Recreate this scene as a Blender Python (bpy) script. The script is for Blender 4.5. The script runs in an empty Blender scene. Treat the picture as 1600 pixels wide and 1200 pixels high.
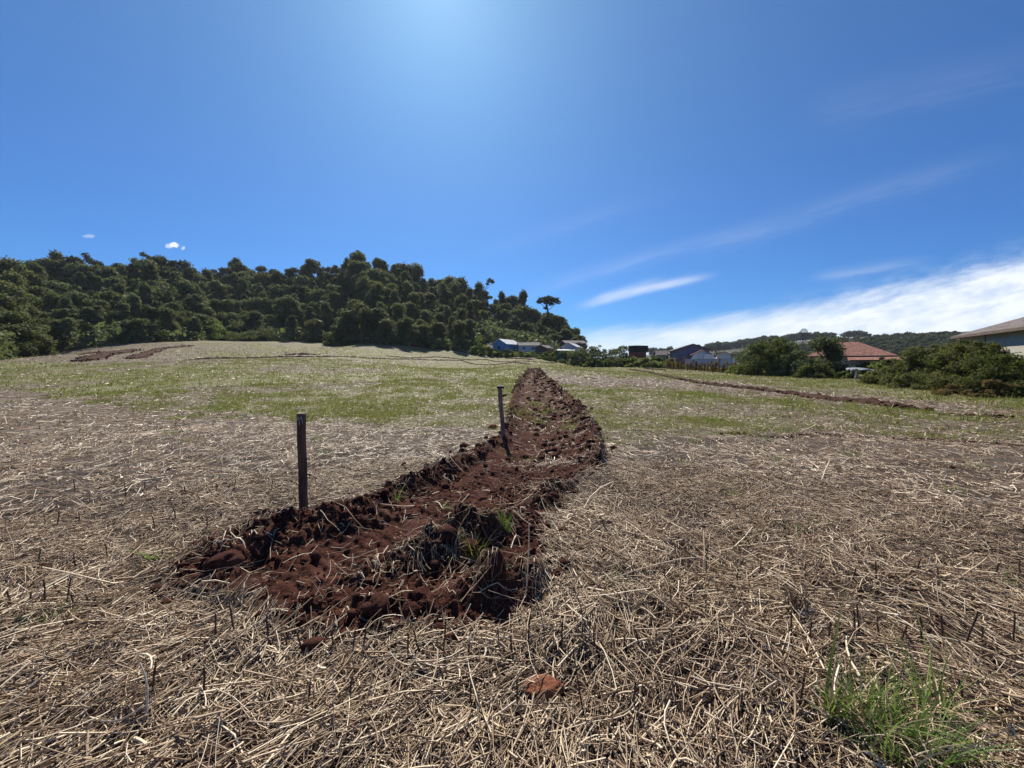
import bpy, math, random
import numpy as np
from mathutils import Vector
R = math.radians
sc = bpy.context.scene
C = sc.collection
rng = np.random.default_rng(7)
random.seed(7)

# ------------------------------------------------------------------ camera
HAZE = 0.00011
PITCH = 3.0; CAMZ = 1.6; F = 600.0
cam = bpy.data.cameras.new('camera'); camo = bpy.data.objects.new('camera', cam); C.objects.link(camo)
cam.sensor_width = 36; cam.lens = 36 * F / 1600; cam.clip_start = 0.05; cam.clip_end = 20000
camo.location = (0, 0, CAMZ); camo.rotation_euler = (R(90 - PITCH), 0, 0)
sc.camera = camo
# ------------------------------------------------------------------ light
SUN_EL, SUN_AZ = 44.0, -10.7          # azimuth measured from +Y towards +X
sun = bpy.data.lights.new('sun', 'SUN'); suno = bpy.data.objects.new('sun', sun); C.objects.link(suno)
sun.energy = 5.0; sun.angle = R(0.53); sun.color = (1.0, 0.93, 0.80)
sd = Vector((math.sin(R(SUN_AZ)) * math.cos(R(SUN_EL)), math.cos(R(SUN_AZ)) * math.cos(R(SUN_EL)), math.sin(R(SUN_EL))))
suno.rotation_euler = sd.to_track_quat('Z', 'Y').to_euler()
suno.location = (0, 0, 60)
sc.view_settings.view_transform = 'Standard'; sc.view_settings.look = 'None'
sc.view_settings.exposure = 0.42; sc.view_settings.gamma = 1.0; sc.view_settings.use_curve_mapping = False

# ------------------------------------------------------------------ node helpers
class E:
    """tiny expression wrapper over shader math nodes"""
    def __init__(s, nt, sock): s.nt = nt; s.s = sock
    def op(s, o, *a, clamp=False):
        n = s.nt.nodes.new('ShaderNodeMath'); n.operation = o; n.use_clamp = clamp
        for i, v in enumerate((s,) + a):
            if isinstance(v, E): s.nt.links.new(v.s, n.inputs[i])
            else: n.inputs[i].default_value = float(v)
        return E(s.nt, n.outputs[0])
    def __add__(s, b): return s.op('ADD', b)
    def __sub__(s, b): return s.op('SUBTRACT', b)
    def __mul__(s, b): return s.op('MULTIPLY', b)
    def __truediv__(s, b): return s.op('DIVIDE', b)
    def max(s, b): return s.op('MAXIMUM', b)
    def min(s, b): return s.op('MINIMUM', b)
    def exp(s): return s.op('EXPONENT')
    def clamp(s): return s.op('ADD', 0.0, clamp=True)
    def abs(s): return s.op('ABSOLUTE')
    def sm(s, a, b):
        n = s.nt.nodes.new('ShaderNodeMapRange'); n.interpolation_type = 'SMOOTHSTEP'
        s.nt.links.new(s.s, n.inputs[0]); n.inputs[1].default_value = a; n.inputs[2].default_value = b
        return E(s.nt, n.outputs[0])
def vec(nt, x, y, z):
    n = nt.nodes.new('ShaderNodeCombineXYZ')
    for i, v in enumerate((x, y, z)):
        if isinstance(v, E): nt.links.new(v.s, n.inputs[i])
        else: n.inputs[i].default_value = float(v)
    return n.outputs[0]
def noise(nt, v, scale, detail=4, rough=0.5, dist=0.0, out='Fac'):
    n = nt.nodes.new('ShaderNodeTexNoise')
    if v is not None: nt.links.new(v, n.inputs['Vector'])
    n.inputs['Scale'].default_value = scale; n.inputs['Detail'].default_value = detail
    n.inputs['Roughness'].default_value = rough; n.inputs['Distortion'].default_value = dist
    return E(nt, n.outputs[out])
def mixc(nt, f, a, b, mode='MIX'):
    n = nt.nodes.new('ShaderNodeMix'); n.data_type = 'RGBA'; n.blend_type = mode
    for i, v in ((0, f), (6, a), (7, b)):
        if isinstance(v, E): nt.links.new(v.s, n.inputs[i])
        elif isinstance(v, bpy.types.NodeSocket): nt.links.new(v, n.inputs[i])
        elif isinstance(v, (int, float)): n.inputs[i].default_value = v
        else: n.inputs[i].default_value = (*v, 1)
    return n.outputs[2]

# ------------------------------------------------------------------ world: physical sky with cirrus far outside
w = bpy.data.worlds.new("World"); sc.world = w; w.use_nodes = True
nt = w.node_tree; nt.nodes.clear()
sky = nt.nodes.new('ShaderNodeTexSky'); sky.sky_type = 'NISHITA'; sky.sun_disc = False
sky.sun_elevation = R(SUN_EL); sky.sun_rotation = R(SUN_AZ)
sky.air_density = 1.0; sky.dust_density = 0.35; sky.ozone_density = 3.0; sky.altitude = 600
tc = nt.nodes.new('ShaderNodeTexCoord'); sp = nt.nodes.new('ShaderNodeSeparateXYZ'); nt.links.new(tc.outputs['Generated'], sp.inputs[0])
dx, dy, dz = (E(nt, sp.outputs[i]) for i in range(3))
front = dy.sm(0.02, 0.1)
yy = dy.max(0.05); u = dx / yy; v = dz / yy
SKYV = vec(nt, u, v, 0.0)
def streak(u0, v0, u1, v1, wid, st, curve=0.0):
    L = math.hypot(u1 - u0, v1 - v0); tx, ty = (u1 - u0) / L, (v1 - v0) / L
    a = ((u - u0) * tx + (v - v0) * ty) / L
    b = (v - v0) * tx - (u - u0) * ty + a * (a - 1.0) * curve
    n1 = noise(nt, vec(nt, a * (L * 3.0), b * 26.0, u0), 1.6, 5, 0.6)
    e = (a.sm(-0.05, 0.25)) * (E(nt, a.s) * -1.0).sm(-1.05, -0.6)
    bb = b + (n1 - 0.5) * (wid * 1.6)
    return ((bb * bb) * (-1.0 / (wid * wid))).exp() * e * (n1.sm(0.25, 0.75) * 0.7 + 0.3) * st
m = streak(0.16, 0.145, 0.53, 0.232, 0.009, 0.62, 0.02)
m = m + streak(0.20, 0.165, 0.40, 0.225, 0.008, 0.30)
m = m + streak(0.0, 0.17, 0.75, 0.37, 0.018, 0.10, 0.05)
m = m + streak(0.45, 0.28, 1.35, 0.55, 0.028, 0.07, 0.06)
m = m + streak(0.75, 0.215, 1.10, 0.27, 0.014, 0.18)
m = m + streak(-0.10, 0.28, 0.45, 0.45, 0.02, 0.04)
m = m + streak(0.7, 0.62, 1.45, 0.78, 0.05, 0.05)
n2 = noise(nt, vec(nt, u * 1.6 + v * 1.0, v * 9.0 - u * 2.2, 3.0), 2.2, 7, 0.62, 0.3)
n3 = noise(nt, vec(nt, u * 6.0, v * 16.0 - u * 3.0, 1.0), 2.0, 5, 0.6)
top = u * 0.02 + u.max(0.0) * u.max(0.0) * 0.106 + 0.088
d = top - v + (n2 - 0.5) * 0.075 + (n3 - 0.5) * 0.012
bank = d.sm(-0.008, 0.06) * u.sm(-0.1, 0.12) * (n2.sm(0.3, 0.62) * 0.24 + 0.76) * (n3.sm(0.2, 0.8) * 0.08 + 0.92) * (u.sm(0.5, 1.4) * -0.14 + 1.0)
bank = bank * (v.sm(-0.01, 0.085) * 0.45 + 0.55)
m = m + bank * 0.95
m = m + (d.sm(-0.05, 0.04)) * u.sm(0.5, 1.0) * n3.sm(0.3, 0.7) * 0.30
n4 = noise(nt, SKYV, 60, 5, 0.6)
def puff(cu, cv, ru, rv, st):
    a = (u - cu) / ru; b = (v - cv) / rv
    q = a * a + b * b
    return ((q * -1.0) + (n4 - 0.5) * 3.2 + 0.9).sm(0.0, 0.9) * st
m = m + puff(-0.872, 0.303, 0.022, 0.009, 0.95) + puff(-0.842, 0.296, 0.007, 0.006, 0.5) + puff(-1.083, 0.326, 0.018, 0.006, 0.3)
m = (m * front).op('MINIMUM', 1.0)
hs = nt.nodes.new('ShaderNodeHueSaturation'); hs.inputs['Hue'].default_value = 0.502
hs.inputs['Saturation'].default_value = 1.0; hs.inputs['Value'].default_value = 1.0
nt.links.new(sky.outputs[0], hs.inputs['Color'])
skc = mixc(nt, 1.0, hs.outputs[0], (0.20, 0.50, 0.90), 'MULTIPLY')
ang = (dx * sd.x + dy * sd.y + dz * sd.z).op('MINIMUM', 1.0).op('ARCCOSINE')
glow = mixc(nt, (ang * (-1.0 / R(28))).exp(), (0, 0, 0), (1.45, 2.3, 1.9))
skc = mixc(nt, 1.0, skc, glow, 'ADD')
glow2 = mixc(nt, (ang * (-1.0 / R(7))).exp(), (0, 0, 0), (1.3, 1.4, 1.1))
skc = mixc(nt, 1.0, skc, glow2, 'ADD')
col = mixc(nt, m, skc, (8.6, 9.1, 9.7))
bg = nt.nodes.new('ShaderNodeBackground'); bg.inputs['Strength'].default_value = 0.085
nt.links.new(col, bg.inputs['Color'])
wo = nt.nodes.new('ShaderNodeOutputWorld'); nt.links.new(bg.outputs[0], wo.inputs[0])

# ------------------------------------------------------------------ projection helpers (photo pixels <-> rays)
ca, sa = math.cos(R(PITCH)), math.sin(R(PITCH))
def P(px, py, Y):
    uu = (px - 800) / F; vv = (600 - py) / F
    fy = ca + vv * sa; fz = -sa + vv * ca
    return (uu / fy * Y, Y, CAMZ + fz / fy * Y)
def proj(x, y, z):
    x = np.asarray(x, float); y = np.asarray(y, float); z = np.asarray(z, float) - CAMZ
    f = np.maximum(y * ca - z * sa, 1e-3); up = y * sa + z * ca
    return 800 + F * x / f, 600 - F * up / f

# ------------------------------------------------------------------ numpy noise
def _h(ix, iy, s):
    n = (ix.astype(np.int64) * 374761393 + iy.astype(np.int64) * 668265263 + s * 1442695041) & 0xffffffff
    n = ((n ^ (n >> 13)) * 1274126177) & 0xffffffff
    return ((n ^ (n >> 16)) & 0xffffff) / float(0xffffff)
def vn(x, y, s=0):
    ix = np.floor(x); iy = np.floor(y); fx = x - ix; fy = y - iy
    fx = fx * fx * (3 - 2 * fx); fy = fy * fy * (3 - 2 * fy)
    a = _h(ix, iy, s); b = _h(ix + 1, iy, s); c = _h(ix, iy + 1, s); d = _h(ix + 1, iy + 1, s)
    return (a * (1 - fx) + b * fx) * (1 - fy) + (c * (1 - fx) + d * fx) * fy
def fbm(x, y, sc_, o=3, s=0):
    r = 0; a = 1; t = 0
    for k in range(o):
        r = r + a * vn(x * sc_ + 17.3 * k, y * sc_ - 9.1 * k, s + k); t += a; a *= 0.5; sc_ *= 2.03
    return r / t
def cell(x, y, f, s=0):
    # cellular noise: distance to nearest and gap to second nearest feature point
    x = x * f; y = y * f; ix = np.floor(x); iy = np.floor(y); d1 = np.full(x.shape, 9.0); d2 = np.full(x.shape, 9.0); hv = np.zeros(x.shape)
    for i in (-1, 0, 1):
        for j in (-1, 0, 1):
            cx_ = ix + i; cy_ = iy + j; d = np.hypot(cx_ + _h(cx_, cy_, s) - x, cy_ + _h(cx_, cy_, s + 7) - y); k = d < d1
            d2 = np.where(k, d1, np.minimum(d2, d)); hv = np.where(k, _h(cx_, cy_, s + 13), hv); d1 = np.where(k, d, d1)
    return np.minimum((d2 - d1) * 2.2, 1.0), hv
def sstep(a, b, x):
    t = np.clip((x - a) / (b - a), 0, 1); return t * t * (3 - 2 * t)

# ------------------------------------------------------------------ terrain
cp = []
for X in (-12, -6, 0, 6, 12):
    for Y in (-12, 0, 4, 7): cp.append((X, Y, 0))
for X in (-80, 0, 80): cp.append((X, -60, -1))
for a in [(820, 650, 11.5), (820, 625, 15.5), (820, 601, 22), (820, 586, 34), (822, 573, 55), (815, 565, 80), (810, 557, 106),
          (300, 640, 13.3), (300, 602, 21), (300, 576, 35), (300, 555, 58), (300, 540, 85), (300, 530.5, 108),
          (560, 640, 13.2), (560, 601, 22), (560, 578, 35), (560, 560, 62), (560, 546, 90), (560, 537, 113),
          (450, 532.5, 112), (680, 545, 112),
          (100, 606, 21), (60, 580, 34), (0, 563, 58), (120, 546, 80), (-200, 600, 26), (-300, 585, 40),
          (1000, 640, 13.4), (1000, 601, 26), (1000, 573, 88), (950, 570, 98), (1000, 583, 55), (900, 568, 103),
          (1100, 580, 70), (1100, 600, 30), (1200, 586, 58), (1300, 592, 44), (1450, 607, 27), (1600, 626, 18.5), (1300, 625, 17.5), (1450, 640, 13.5), (1800, 640, 14)]:
    cp.append(P(*a))
for px, Y, z in [(0, 75, 0.5), (-100, 90, 4), (0, 130, 20), (0, 170, 30), (-300, 150, 18), (150, 95, 8), (150, 125, 14), (150, 150, 24), (150, 180, 34), (300, 125, 10), (300, 150, 18), (300, 175, 31), (300, 240, 40),
                 (450, 122, 9), (450, 150, 17), (450, 175, 31), (560, 120, 8), (560, 148, 17), (560, 172, 32), (560, 240, 38), (680, 118, 7), (680, 160, 26), (740, 115, 6), (740, 150, 19), (740, 200, 22),
                 (800, 114, 4.6), (800, 150, 13), (860, 110, 3.4), (860, 140, 7.5), (900, 112, 2.4), (910, 140, 3), (960, 115, 1), (960, 200, 0),
                 (1100, 110, 0), (1200, 90, -0.5), (1300, 70, 0), (1450, 50, 0.2), (1600, 36, 0.2), (1100, 220, -3), (1300, 150, -2), (1500, 100, 0),
                 (1000, 600, 14), (1100, 600, 21), (1200, 600, 32), (1300, 560, 38), (1400, 560, 38), (1500, 520, 38), (1700, 480, 46),
                 (1100, 330, -4), (1300, 280, 2), (1500, 200, 3), (500, 700, 30), (0, 600, 30), (1200, 1500, 5), (800, 2200, 0), (0, 1500, 10), (1700, 1300, 10)]:
    cp.append(((px - 800) / F * Y, Y, z))
cp = np.array(cp, float)
def wrp(a): return np.arcsinh(a / 25.0) * 25.0
_cx, _cy = wrp(cp[:, 0]), wrp(cp[:, 1])
def _U(dx_, dy_):
    r2 = dx_ * dx_ + dy_ * dy_ + 1e-6
    return r2 * np.log(r2)
n = len(cp)
A = np.zeros((n + 3, n + 3)); A[:n, :n] = _U(_cx[:, None] - _cx, _cy[:, None] - _cy) + np.eye(n) * 1.0
A[:n, n] = 1; A[:n, n + 1] = _cx; A[:n, n + 2] = _cy; A[n:, :n] = A[:n, n:].T
W = np.linalg.solve(A, np.concatenate([cp[:, 2], [0, 0, 0]]))
# table in warped space, read back with bicubic-free bilinear interpolation
GX = np.linspace(wrp(np.array(-6000.)), wrp(np.array(6000.)), 1100); GY = np.linspace(wrp(np.array(-400.)), wrp(np.array(6000.)), 900)
TX, TY = np.meshgrid(GX, GY)
T = np.full(TX.shape, W[n]) + W[n + 1] * TX + W[n + 2] * TY
for i in range(n): T += W[i] * _U(TX - _cx[i], TY - _cy[i])
T = np.clip(T, -12, 60)
def base(x, y):
    gx = np.clip((wrp(x) - GX[0]) / (GX[1] - GX[0]), 0, len(GX) - 1.001); gy = np.clip((wrp(y) - GY[0]) / (GY[1] - GY[0]), 0, len(GY) - 1.001)
    ix = gx.astype(int); iy = gy.astype(int); fx = gx - ix; fy = gy - iy
    z = (T[iy, ix] * (1 - fx) + T[iy, ix + 1] * fx) * (1 - fy) + (T[iy + 1, ix] * (1 - fx) + T[iy + 1, ix + 1] * fx) * fy
    return z * sstep(3.0, 9.0, np.hypot(x, y))
def H(x, y):
    x = np.asarray(x, float); y = np.asarray(y, float)
    r = np.hypot(x, y)
    z = base(x, y)
    z = z + (fbm(x, y, 3.2, 3, 5) - 0.5) * 0.075 * (1 - sstep(8, 25, r)) + (fbm(x, y, 0.55, 3, 9) - 0.5) * 0.10
    return z + (fbm(x, y, 0.06, 2, 3) - 0.5) * 0.5 * sstep(30, 120, r) * 0.6
def Hs(x, y): return float(H(np.array([x]), np.array([y]))[0])
_YS = np.exp(np.linspace(math.log(1.0), math.log(400), 1500))
def G(px, py):
    """ground point seen at a photo pixel"""
    uu = (px - 800) / F; vv = (600 - py) / F; fy = ca + vv * sa; fz = -sa + vv * ca
    x = uu / fy * _YS; z = CAMZ + fz / fy * _YS; g = base(x, _YS)
    k = np.where(z < g)[0]
    i = k[0] if len(k) else len(_YS) - 1
    return (x[i], _YS[i])
def GL(l): return [G(*p) for p in l]

# excavated track ------------------------------------------------------
POLY = np.array(GL([(285, 938), (268, 908), (300, 870), (322, 838), (400, 806), (480, 796), (560, 780), (600, 760), (680, 724), (745, 702), (785, 676), (796, 640), (802, 610), (811, 590), (825, 574.5),
                    (843, 574.5), (856, 590), (882, 612), (906, 635), (930, 665), (942, 700), (938, 728), (905, 748), (880, 778), (866, 812), (852, 850), (845, 890), (848, 938), (800, 975), (725, 978), (640, 970), (560, 988), (450, 985), (380, 962), (330, 948)]))
def sdist(x, y, poly=POLY):
    d2 = np.full(x.shape, 1e9); ins = np.zeros(x.shape, bool); m_ = len(poly)
    for i in range(m_):
        ax, ay = poly[i]; bx, by = poly[(i + 1) % m_]
        ex, ey = bx - ax, by - ay; wx, wy = x - ax, y - ay
        t = np.clip((wx * ex + wy * ey) / (ex * ex + ey * ey), 0, 1)
        d2 = np.minimum(d2, (wx - ex * t) ** 2 + (wy - ey * t) ** 2)
        c = ((ay > y) != (by > y)) & (x < (bx - ax) * (y - ay) / (by - ay + 1e-12) + ax); ins ^= c
    return np.where(ins, 1, -1) * np.sqrt(d2)
def pl(x, y, pts):
    """distance to polyline and interpolated third value"""
    bd = np.full(x.shape, 1e9); bh = np.zeros(x.shape); ss = np.zeros(x.shape); acc = 0
    for (a, b) in zip(pts[:-1], pts[1:]):
        ex, ey = b[0] - a[0], b[1] - a[1]; L = math.hypot(ex, ey)
        t = np.clip(((x - a[0]) * ex + (y - a[1]) * ey) / (L * L), 0, 1)
        dd = np.hypot(x - a[0] - ex * t, y - a[1] - ey * t); k = dd < bd
        bd = np.where(k, dd, bd); bh = np.where(k, a[2] + (b[2] - a[2]) * t, bh); ss = np.where(k, acc + t * L, ss); acc += L
    return bd, bh, ss
def gp(l): return [(*G(a, b), c) for a, b, c in l]
RIDGES = [ # (polyline px,py,height), width, strawy
    (gp([(325, 905, .05), (380, 868, .20), (450, 846, .27), (540, 828, .25), (630, 802, .10)]), .21, 0),
    (gp([(315, 880, .12), (350, 862, .20), (390, 845, .16)]), .22, 1),
    (gp([(585, 896, .06), (650, 878, .15), (700, 862, .24), (735, 848, .39), (768, 838, .27), (800, 815, .08)]), .17, 1),
    (gp([(740, 925, .14), (775, 918, .30), (832, 915, .19)]), .13, .25),
    (gp([(835, 800, .14), (865, 772, .20), (905, 762, .16), (940, 742, .16)]), .15, 1),
    (gp([(938, 722, .16), (935, 690, .14), (918, 660, .14), (896, 630, .13), (868, 606, .12), (850, 588, .10), (840, 576, .07)]), .30, 0.6),
    (gp([(560, 800, .08), (610, 775, .12), (680, 738, .11), (745, 712, .10), (786, 690, .10), (797, 655, .13), (803, 620, .13), (813, 594, .11), (827, 577, .07)]), .15, 0.5),
    (gp([(300, 925, .08), (420, 945, .07), (560, 962, .06), (680, 955, .05)]), .16, 0),
]
TRACK = gp([(430, 930, 1), (520, 880, 1), (620, 828, 1), (700, 780, 1), (765, 732, 1), (805, 690, 1), (818, 650, 1), (822, 620, 1), (826, 598, 1), (832, 580, 1)])
TRACK2 = gp([(850, 760, 1), (880, 700, 1), (885, 660, 1), (868, 620, 1), (856, 600, 1), (842, 582, 1)])
def berm(x, y):
    """height of dug soil relative to the field, signed distance inside the dug area, and how strawy it is"""
    x = np.asarray(x, float); y = np.asarray(y, float)
    sdv = np.full(x.shape, -9.0); h = np.zeros(x.shape); st = np.zeros(x.shape)
    k = (y > 1.5) & (y < 70) & (x > -4) & (x < 6)
    if not k.any(): return h, sdv, st
    X, Y = x[k], y[k]
    s0 = sdist(X, Y) + (fbm(X, Y, 5, 3, 21) - 0.5) * 0.22
    ins = sstep(-0.02, 0.16, s0)
    far = sstep(6, 12, Y)
    lum = fbm(X, Y, 7.0, 4, 31) - 0.5; lum2 = np.abs(fbm(X, Y, 13.0, 4, 37) - 0.5) * 2
    wid = 1 + far * 0.25
    dep = -0.025 + 0.12 * sstep(3.4, 5.2, Y); hh = -dep * ins; ss = np.zeros(X.shape); rough = np.full(X.shape, .35)
    for ri, (pts, wd, strawy) in enumerate(RIDGES):
        dd, hv, _ = pl(X, Y, pts)
        g = np.exp(-(dd / (wd * wid * (1.65 if ri == 0 else 1.1))) ** (1.7 if ri == 0 else 2.5 if ri in (2, 3) else 2.1))
        hh = np.maximum(hh, -dep * ins * (1 - g) + hv * g * (0.25 + 1.35 * fbm(X, Y, 5.5, 4, 41)) + (g > .05) * 0)
        rough = np.maximum(rough, g)
        ss = np.maximum(ss, g * strawy)
    wx = X + (fbm(X, Y, 16, 2, 5) - .5) * .07; wy = Y + (fbm(X, Y, 16, 2, 6) - .5) * .07
    c1, v1 = cell(wx, wy, 9.0, 3); c2, v2 = cell(wx, wy, 25.0, 4)
    clodh = (np.sqrt(c1) * (.15 + v1) - .45) * .065 + (np.sqrt(c2) * (.2 + v2) - .5) * .024
    dd, _, s1 = pl(X, Y, TRACK); tr = np.exp(-(dd / .26) ** 4)
    d2, _, s2 = pl(X, Y, TRACK2); tr2 = np.exp(-(d2 / .22) ** 4) * .7
    flat = np.clip(tr + tr2, 0, 1)
    amp = rough * (1 - .8 * flat)
    hh = hh + ins * clodh * (.35 + .9 * amp) * (1 - .85 * flat)
    hh = hh * (1 - .35 * flat * (rough < .6)) + ins * (lum * 0.06 * amp + (lum2 - .4) * 0.035 * amp)
    tread = (sstep(-.2, .5, np.sin(s1 * 52 + np.sin(dd * 9) * 2)) * tr + sstep(-.2, .5, np.sin(s2 * 44 + d2 * 14)) * tr2) * (vn(X * 3, Y * 3, 8) > .25)
    hh = hh + ins * (tread - .5) * 0.020 + ins * ((fbm(X, Y, 33, 3, 51) - .5) * 0.034 + (np.abs(fbm(X, Y, 19, 2, 57) - .5) - .12) * -.05 * amp)
    h[k] = hh * sstep(-0.10, 0.05, s0); sdv[k] = s0; st[k] = ss
    return h, sdv, st
def S(x, y):
    b, sdv, st = berm(x, y)
    return H(x, y) + np.where(sdv > -0.05, b, 0), sdv, st

# ------------------------------------------------------------------ mesh builders
def mesh_np(name, V, Fq, mat=None, parent=None, attrs=None, smooth=False, mats=None, midx=None):
    me = bpy.data.meshes.new(name)
    V = np.ascontiguousarray(V, np.float32); Fq = np.ascontiguousarray(Fq, np.int32); k = Fq.shape[1]
    me.vertices.add(len(V)); me.vertices.foreach_set('co', V.ravel())
    me.loops.add(Fq.size); me.loops.foreach_set('vertex_index', Fq.ravel())
    me.polygons.add(len(Fq)); me.polygons.foreach_set('loop_start', np.arange(0, Fq.size, k, dtype=np.int32))
    if smooth: me.polygons.foreach_set('use_smooth', np.ones(len(Fq), bool))
    for m_ in (mats or ([mat] if mat else [])): me.materials.append(m_)
    if midx is not None: me.polygons.foreach_set('material_index', np.asarray(midx, np.int32))
    me.update(calc_edges=True)
    for a, v_ in (attrs or {}).items():
        at = me.attributes.new(a, 'FLOAT', 'POINT'); at.data.foreach_set('value', np.ascontiguousarray(v_, np.float32))
    o = bpy.data.objects.new(name, me); C.objects.link(o)
    if parent: o.parent = parent
    return o
def tag(o, label=None, cat=None, group=None, kind=None):
    if label: o['label'] = label
    if cat: o['category'] = cat
    if group: o['group'] = group
    if kind: o['kind'] = kind
    return o
def thing(name, label, cat, loc=(0, 0, 0), rz=0, group=None):
    o = bpy.data.objects.new(name, None); C.objects.link(o); o.location = loc; o.rotation_euler = (0, 0, rz)
    o.empty_display_size = 0.1
    return tag(o, label, cat, group)
def ords(i):
    i = int(i); s = 'th' if 10 <= i % 100 <= 20 else {1: 'st', 2: 'nd', 3: 'rd'}.get(i % 10, 'th'); return f"{i}{s}"
class MB:
    """collects quads/tris as python lists (small objects)"""
    def __init__(s): s.v = []; s.f = []
    def poly(s, pts):
        k = len(s.v); s.v += [tuple(p) for p in pts]; s.f.append(list(range(k, k + len(pts)))); return s
    def box(s, x0, y0, z0, x1, y1, z1):
        k = len(s.v)
        s.v += [(x0, y0, z0), (x1, y0, z0), (x1, y1, z0), (x0, y1, z0), (x0, y0, z1), (x1, y0, z1), (x1, y1, z1), (x0, y1, z1)]
        s.f += [[k + i for i in q] for q in ((0, 3, 2, 1), (4, 5, 6, 7), (0, 1, 5, 4), (1, 2, 6, 5), (2, 3, 7, 6), (3, 0, 4, 7))]; return s
    def tube(s, pts, rad, n=6, cap=True):
        k = len(s.v); pts = [Vector(p) for p in pts]
        for i, p in enumerate(pts):
            t = (pts[min(i + 1, len(pts) - 1)] - pts[max(i - 1, 0)]).normalized()
            a = t.orthogonal().normalized() if i == 0 else (a - t * a.dot(t)).normalized()
            b = t.cross(a); r = rad[i] if isinstance(rad, (list, tuple)) else rad
            for j in range(n):
                th = 2 * math.pi * j / n; s.v.append(tuple(p + (a * math.cos(th) + b * math.sin(th)) * r))
        for i in range(len(pts) - 1):
            for j in range(n):
                s.f.append([k + i * n + j, k + i * n + (j + 1) % n, k + (i + 1) * n + (j + 1) % n, k + (i + 1) * n + j])
        if cap: s.f.append([k + j for j in range(n)][::-1]); s.f.append([k + (len(pts) - 1) * n + j for j in range(n)])
        return s
    def build(s, name, mat, parent=None, smooth=False, bevel=0):
        me = bpy.data.meshes.new(name); me.from_pydata(s.v, [], s.f); me.materials.append(mat); me.update()
        if smooth: me.polygons.foreach_set('use_smooth', [True] * len(me.polygons))
        o = bpy.data.objects.new(name, me); C.objects.link(o)
        if parent: o.parent = parent
        if bevel:
            b = o.modifiers.new('bevel', 'BEVEL'); b.width = bevel; b.segments = 2; b.limit_method = 'ANGLE'
        return o

# ------------------------------------------------------------------ materials
def mat(name):
    m_ = bpy.data.materials.new(name); m_.use_nodes = True; t = m_.node_tree; t.nodes.clear()
    o = t.nodes.new('ShaderNodeOutputMaterial'); b = t.nodes.new('ShaderNodeBsdfPrincipled'); t.links.new(b.outputs[0], o.inputs[0])
    b.inputs['Roughness'].default_value = 0.85; b.inputs['Specular IOR Level'].default_value = 0.25
    return m_, t, b, o
def objco(t, kind='Object'):
    n = t.nodes.new('ShaderNodeTexCoord'); return n.outputs[kind]
def attr(t, name):
    n = t.nodes.new('ShaderNodeAttribute'); n.attribute_name = name; return E(t, n.outputs['Fac'])
def bump(t, b, h, st, dist):
    n = t.nodes.new('ShaderNodeBump'); n.inputs['Strength'].default_value = st; n.inputs['Distance'].default_value = dist
    t.links.new(h.s, n.inputs['Height']); t.links.new(n.outputs[0], b.inputs['Normal'])
def simple(name, c0, c1, scale=6, rough=.8, bst=.3, bd=.01, detail=5, spec=.25, stretch=(1, 1, 1)):
    m_, t, b, o = mat(name)
    mp = t.nodes.new('ShaderNodeMapping'); t.links.new(objco(t), mp.inputs[0]); mp.inputs['Scale'].default_value = stretch
    n = noise(t, mp.outputs[0], scale, detail, .6)
    t.links.new(mixc(t, n.sm(.3, .7), c0, c1), b.inputs['Base Color'])
    b.inputs['Roughness'].default_value = rough; b.inputs['Specular IOR Level'].default_value = spec
    bump(t, b, n, bst, bd)
    return m_
def leafmat(name, c0, c1, c2, trans=.35, tc_=(.16, .2, .03), rough=.65):
    m_, t, b, o = mat(name)
    vv = attr(t, 'var'); oi = t.nodes.new('ShaderNodeObjectInfo'); rnd = E(t, oi.outputs['Random'])
    c = mixc(t, vv, c0, c1); c = mixc(t, (rnd * 0.8), c, c2)
    hsv = t.nodes.new('ShaderNodeHueSaturation'); t.links.new(c, hsv.inputs['Color'])
    t.links.new((rnd * 7.31).op('FRACT').op('MULTIPLY', 0.75).op('ADD', 0.62).s, hsv.inputs['Value'])
    t.links.new((rnd * 3.77).op('FRACT').op('MULTIPLY', 0.05).op('ADD', 0.472).s, hsv.inputs['Hue'])
    t.links.new(hsv.outputs[0], b.inputs['Base Color']); b.inputs['Roughness'].default_value = rough
    b.inputs['Specular IOR Level'].default_value = .16
    tr = t.nodes.new('ShaderNodeBsdfTranslucent')
    c3 = mixc(t, .6, hsv.outputs[0], tc_); t.links.new(c3, tr.inputs[0])
    mx = t.nodes.new('ShaderNodeMixShader'); mx.inputs[0].default_value = trans
    t.links.new(b.outputs[0], mx.inputs[1]); t.links.new(tr.outputs[0], mx.inputs[2]); t.links.new(mx.outputs[0], o.inputs[0])
    return m_
M = {}
# field soil under the litter: dark humus near, straw and green tones woven in
m_, t, b, o = mat('field_soil'); co = objco(t)
sepn = t.nodes.new('ShaderNodeSeparateXYZ'); t.links.new(co, sepn.inputs[0])
gx_, gy_ = E(t, sepn.outputs[0]), E(t, sepn.outputs[1])
rr = (gx_ * gx_ + gy_ * gy_).op('SQRT')
n1 = noise(t, co, 1.3, 6, .62); n2_ = noise(t, co, 26, 4, .65, 1.2); n3_ = noise(t, co, 90, 3, .6); n5 = noise(t, co, 7, 5, .7, .8)
farf = rr.sm(4.5, 16.0)
soil = mixc(t, n2_.sm(.35, .7), (.026, .013, .009), (.070, .040, .026))
chaff = mixc(t, n5.sm(.3, .7), (.14, .105, .068), (.37, .29, .19))
litter = mixc(t, (n2_ * .55 + n3_ * .45).sm(.43, .56), (.075, .052, .038), chaff)
c = mixc(t, farf * .92, soil, litter)
nm1 = noise(t, co, .30, 5, .65, .5); nm2 = noise(t, co, 1.1, 4, .7)
c = mixc(t, (nm1 * .6 + nm2 * .4).sm(.46, .62) * farf * .5, c, (.095, .068, .046))
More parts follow.
